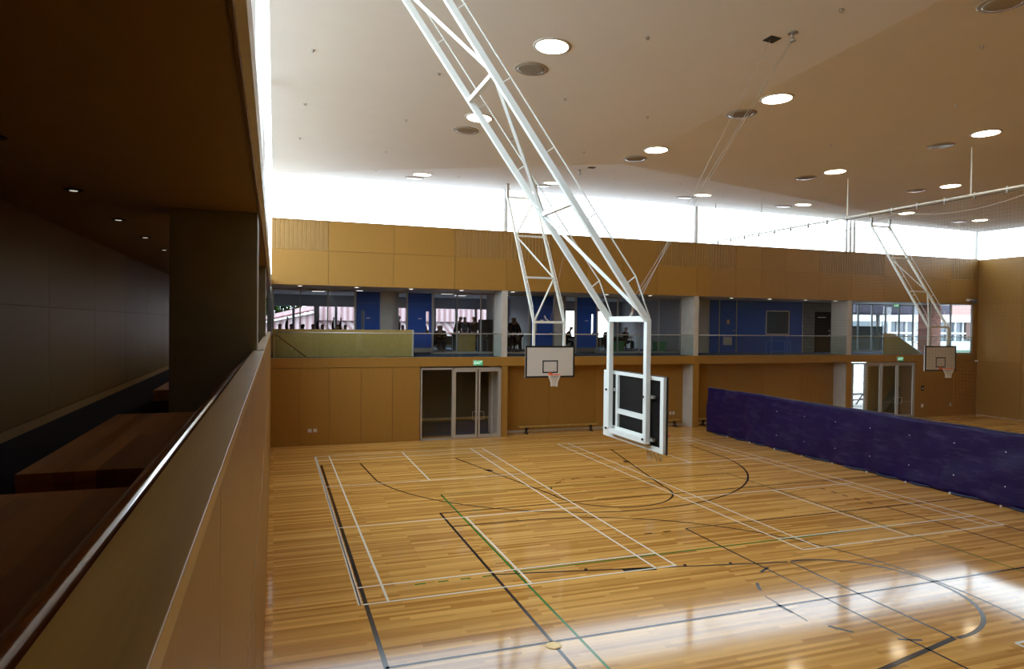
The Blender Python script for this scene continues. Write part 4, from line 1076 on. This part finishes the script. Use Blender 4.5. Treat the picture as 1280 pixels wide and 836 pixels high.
for k in range(12):
    y = 24.4-1.46*k-16
    m = MB(); m.box(-.12, -.10, y-.025, y+.025, .0, .055); m.build('hem_tag', M['plastic'], dv)
for z in (.57, 1.5):
    for k in range(9):
        y = 21.4-1.46*k-16
        m = MB(); m.box(-.085, -.075, y-.013, y+.013, z-.013, z+.013); m.build('eyelet', M['plastic'], dv)
# netting as real cord mesh
m = MB(); zt = 8.52; z0 = 2.05; c = .0013
def quadx(ya, yb, za, zb): m.poly([(0, ya, za), (0, yb, za), (0, yb, zb), (0, ya, zb)])
k = 0; y = y0
while y < y1: quadx(y-c, y+c, z0, zt); y += .10
z = z0
while z < zt: quadx(y0, y1, z-c, z+c); z += .10
nt = m.build('netting', M['netting'], dv)
tr = empty('curtain_track', (XC, 16, 0)); tag(tr, 'slim white curtain track on ceiling rods above the divider netting', 'track')
m = MB(); m.tube([(0, y0, 8.58), (0, y1-.1, 8.60)], .032, 10); m.build('rail', M['white_steel'], tr, True)
for y in (26-.4, 22.57, 18.19, 13.81, 9.43, 5.05):
    zc_ = ceil_z(XC, y)
    m = MB(); m.tube([(0, y-16, 8.6), (0, y-16, zc_)], .020, 8); m.build('hanger_rod', M['white_steel'], tr)
k = 0; y = 25.4
while y > 3:
    m = MB(); m.box(-.025, .025, y-.02-16, y+.02-16, 8.47, 8.66); m.build('hook', M['wire'], tr); y -= .9
m = MB(); m.tube([(-.02, y0, 8.50), (-.02, y1-.1, 8.53)], .014, 6); m.build('net_head_cord', M['netting'], tr)
pts = []
n = 60
for i in range(n+1):
    y = 3+(22-3)*i/n; u = ((y-3) % 4.4)/4.4; pts.append((-.03, y-16, 8.47-.30*4*u*(1-u)))
m = MB(); m.tube(pts, .010, 6); m.build('draw_rope', M['wire'], tr)

# ------------------------------------------------------------------ outside
gr = MB(); gr.box(-120, 160, -90, 180, -.4, -.21).build('ground', M['asphalt'], kind='structure')
MB().box(-60, -3.4, -60, 45, -.21, -.12).build('ground_bounce', M['bounce_ground'], kind='structure')  # unseen pale slab, added to bounce skylight onto the left of the ceiling
MB().box(26, 60, YG+.15, 60, -.21, -.12).build('ground_paving', M['paving'], kind='structure')
gr2 = MB().box(34, 45.5, 41.5, 59.5, -.12, -.08).build('lawn', M['grass']); tag(gr2, 'pale lawn seen through the right glazed doors', 'grass', None, 'stuff')
r = empty('ribbed_building', (10, 50, 0)); tag(r, 'pale pink ribbed metal building outside the classroom windows', 'building')
m = MB(); m.box(-7.0, 8.5, 0, 6, -.1, 4.95); m.build('wall', M['pink_diag'], r)
m = MB(); m.prism([(-7.2, 4.95), (-7.2, 9.0), (8.7, 9.0), (8.7, 4.95)], -.3, 5); m.build('ribbed_roof', M['pink_metal'], r)
r = empty('low_red_roof_building', (0, 48, 0)); tag(r, 'low building with a red ribbed roof below the tree outside', 'building')
m = MB(); m.prism([(-6, -.1), (-6, 3.45), (2.6, 5.45), (2.6, -.1)], 0, 5); m.build('wall', M['pink_metal'], r)
m = MB(); m.prism([(-6.2, 3.42), (-6.2, 3.54), (2.7, 5.60), (2.7, 5.48)], -.4, 0); m.build('eave_fascia', M['facade'], r)
m = MB()
m.poly([(-6.2, -.3, 3.56), (2.7, -.3, 5.62), (2.7, 3.0, 6.0), (-6.2, 3.0, 3.62)]); rf = m.build('roof', M['red_roof'], r); so_ = rf.modifiers.new('t', 'SOLIDIFY'); so_.thickness = .1
# tree
def leafy_tree(x, y, h, rad, seed, lab, dense=900):
    rnd = random.Random(seed)
    r = empty('tree', (x, y, -.1)); tag(r, lab, 'tree')
    m = MB(); m.tube([(0, 0, 0), (.1, 0, h*.3), (-.05, .1, h*.55), (.1, 0, h*.8)], .22, 8, True, .06)
    for k in range(6):
        a = rnd.random()*6.28; m.tube([(0, 0, h*(.35+.06*k)), (math.cos(a)*rad*.6, math.sin(a)*rad*.6, h*(.55+.06*k))], .07, 6, True, .02)
    m.build('trunk', M['bark'], r)
    m = MB()
    for k in range(dense):
        a = rnd.random()*6.28; u = rnd.random()**.5; zz = rnd.uniform(-1, 1); rr = rad*math.sqrt(max(0, 1-zz*zz))*u
        c_ = Vector((rr*math.cos(a), rr*math.sin(a), h*.68+zz*h*.34)); s = rnd.uniform(.14, .30)
        d1 = Vector((rnd.uniform(-1, 1), rnd.uniform(-1, 1), rnd.uniform(-1, 1))).normalized()*s; d2 = d1.cross(Vector((rnd.uniform(-1, 1), rnd.uniform(-1, 1), 1))).normalized()*s*.6
        m.poly([c_-d1, c_+d2, c_+d1, c_-d2])
    m.build('foliage', M['leaf'], r)
leafy_tree(-.9, 60, 8.6, 3.2, 1, 'dark green leafy tree above the low red roof, left classroom window', 5000)
leafy_tree(5.2, 68, 8.4, 2.4, 2, 'leafy tree top right of the dark tree, beside the pink building', 800)
# brick pillar and pale building at the right
m = MB(); m.box(36.15, 37.25, 29.3, 29.9, -.1, 7); o = m.build('brick_pillar', M['brick']); tag(o, 'red brick pillar outside the right upper window', 'pillar')
r = empty('pale_building', (63, 45, 0)); tag(r, 'white building with a pink upper wall and window band outside at the far right', 'building')
m = MB(); m.box(-14, 14, 0, 8, -.1, 3.7); m.box(-14, 14, -.1, 8, 5.45, 6.1); m.build('white_wall', M['facade'], r)
m = MB(); m.box(-14, 14, 0, 8, 6.1, 10); m.build('pink_wall', M['pink_facade'], r)
m = MB(); m.box(-14, 14, .15, 8, 3.7, 5.45); m.build('window_band_backing', M['dark_glass'], r)
for k in range(14):
    x = -14+2*k
    m = MB(); m.box(x, x+.12, 0, .16, 3.7, 5.45); m.box(x, x+2, 0, .14, 4.35, 4.5); m.box(x+1, x+1.08, 0, .14, 3.7, 5.45); m.build('window_frame', M['facade'], r)
m = MB(); m.box(-2.6, .4, -.02, .2, 3.9, 5.45); m.build('brown_panel', simple('brown_panel', (.12, .07, .06, 1), .8), r)
m = MB(); m.box(-14, 14, -.05, .05, -.1, 2.9); m.build('lower_hedge_wall', simple('dull_green_wall', (.12, .17, .13, 1), .9), r)
# canopy soffit and low wall seen through the walkway glazing
m = MB(); m.box(33, 41, 31.5, 37, 5.75, 6.3); o = m.build('canopy', M['canopy']); tag(o, 'grey canopy soffit outside the right walkway glazing', 'canopy')
for k, (x, lab) in enumerate(((34.6, 'left'), (40.4, 'right'))):
    m = MB(); m.tube([(0, 0, -.1), (0, 0, 5.75)], .14, 14); o = m.build('canopy_post', M['alu_dark']); o.location = (x, 36.6, 0); tag(o, 'round dark canopy post outside, %s one' % lab, 'post')
m = MB(); m.box(34.0, 41.0, 36.3, 36.45, 3.0, 4.95); o = m.build('screen_wall', M['screen']); tag(o, 'dark raised outdoor screen between the canopy posts behind the right walkway glazing', 'wall panel')
r = empty('pink_roofline_building', (48, 60, 0)); tag(r, 'distant pink building band seen above the screen wall', 'building')
m = MB(); m.box(-12, 8, 0, 6, -.1, 6.2); m.build('wall', M['pink_facade'], r)
m = MB()
for k in range(6): m.box(-11+3*k, -9+3*k, -.06, .02, 4.2, 5.2)
m.build('window_band', M['facade'], r)
# outdoor picnic bench
r = empty('outdoor_bench', (34.8, 33.2, -.12)); tag(r, 'dark outdoor bench table seen through the open right doorway', 'bench')
m = MB(); m.box(-.9, .9, -.35, .35, .70, .75); m.build('table_top', M['black'], r)
m = MB(); m.box(-.9, .9, -.75, -.5, .42, .46); m.build('seat', M['black'], r)
for s in (-1, 1):
    m = MB(); m.bar((s*.7, -.6, 0), (s*.7, 0, .7), .06); m.bar((s*.7, .5, 0), (s*.7, 0, .7), .06); m.bar((s*.7, -.62, .40), (s*.7, .3, .40), .05); m.build('leg_frame', M['black'], r)

# ------------------------------------------------------------------ light
wd = bpy.data.worlds.new('overcast_sky'); SC.world = wd; wd.use_nodes = True
N = wd.node_tree.nodes; L = wd.node_tree.links
bg = N['Background']; bg.inputs[0].default_value = (.73, .88, 1, 1); bg.inputs[1].default_value = 7.8

# ------------------------------------------------------------------ camera
f, yaw, pitch, roll = 843.76, .338436, -.0142446, .010898
cyw, syw = math.cos(yaw), math.sin(yaw); cp, sp_ = math.cos(pitch), math.sin(pitch)
F = Vector((syw*cp, cyw*cp, sp_)); Rr = Vector((cyw, -syw, 0)); U = Rr.cross(F)
c, s = math.cos(roll), math.sin(roll)
Rw = Rr*c+U*s; Uw = -Rr*s+U*c
cam = bpy.data.cameras.new('camera'); co = bpy.data.objects.new('camera', cam); COL.objects.link(co)
cam.sensor_width = 36; cam.lens = f/1280*36; cam.clip_start = .02; cam.clip_end = 400
co.matrix_world = Matrix(((Rw.x, Uw.x, -F.x, 0), (Rw.y, Uw.y, -F.y, 0), (Rw.z, Uw.z, -F.z, 4.77), (0, 0, 0, 1)))
SC.camera = co

vs = SC.view_settings
vs.view_transform = 'Standard'; vs.look = 'None'; vs.gamma = 1; vs.use_curve_mapping = False; vs.exposure = -.08
cy = SC.cycles
cy.max_bounces = 10; cy.diffuse_bounces = 6; cy.glossy_bounces = 4; cy.transparent_max_bounces = 24; cy.transmission_bounces = 6
cy.use_denoising = True; cy.sample_clamp_indirect = 12; cy.caustics_reflective = False; cy.caustics_refractive = False
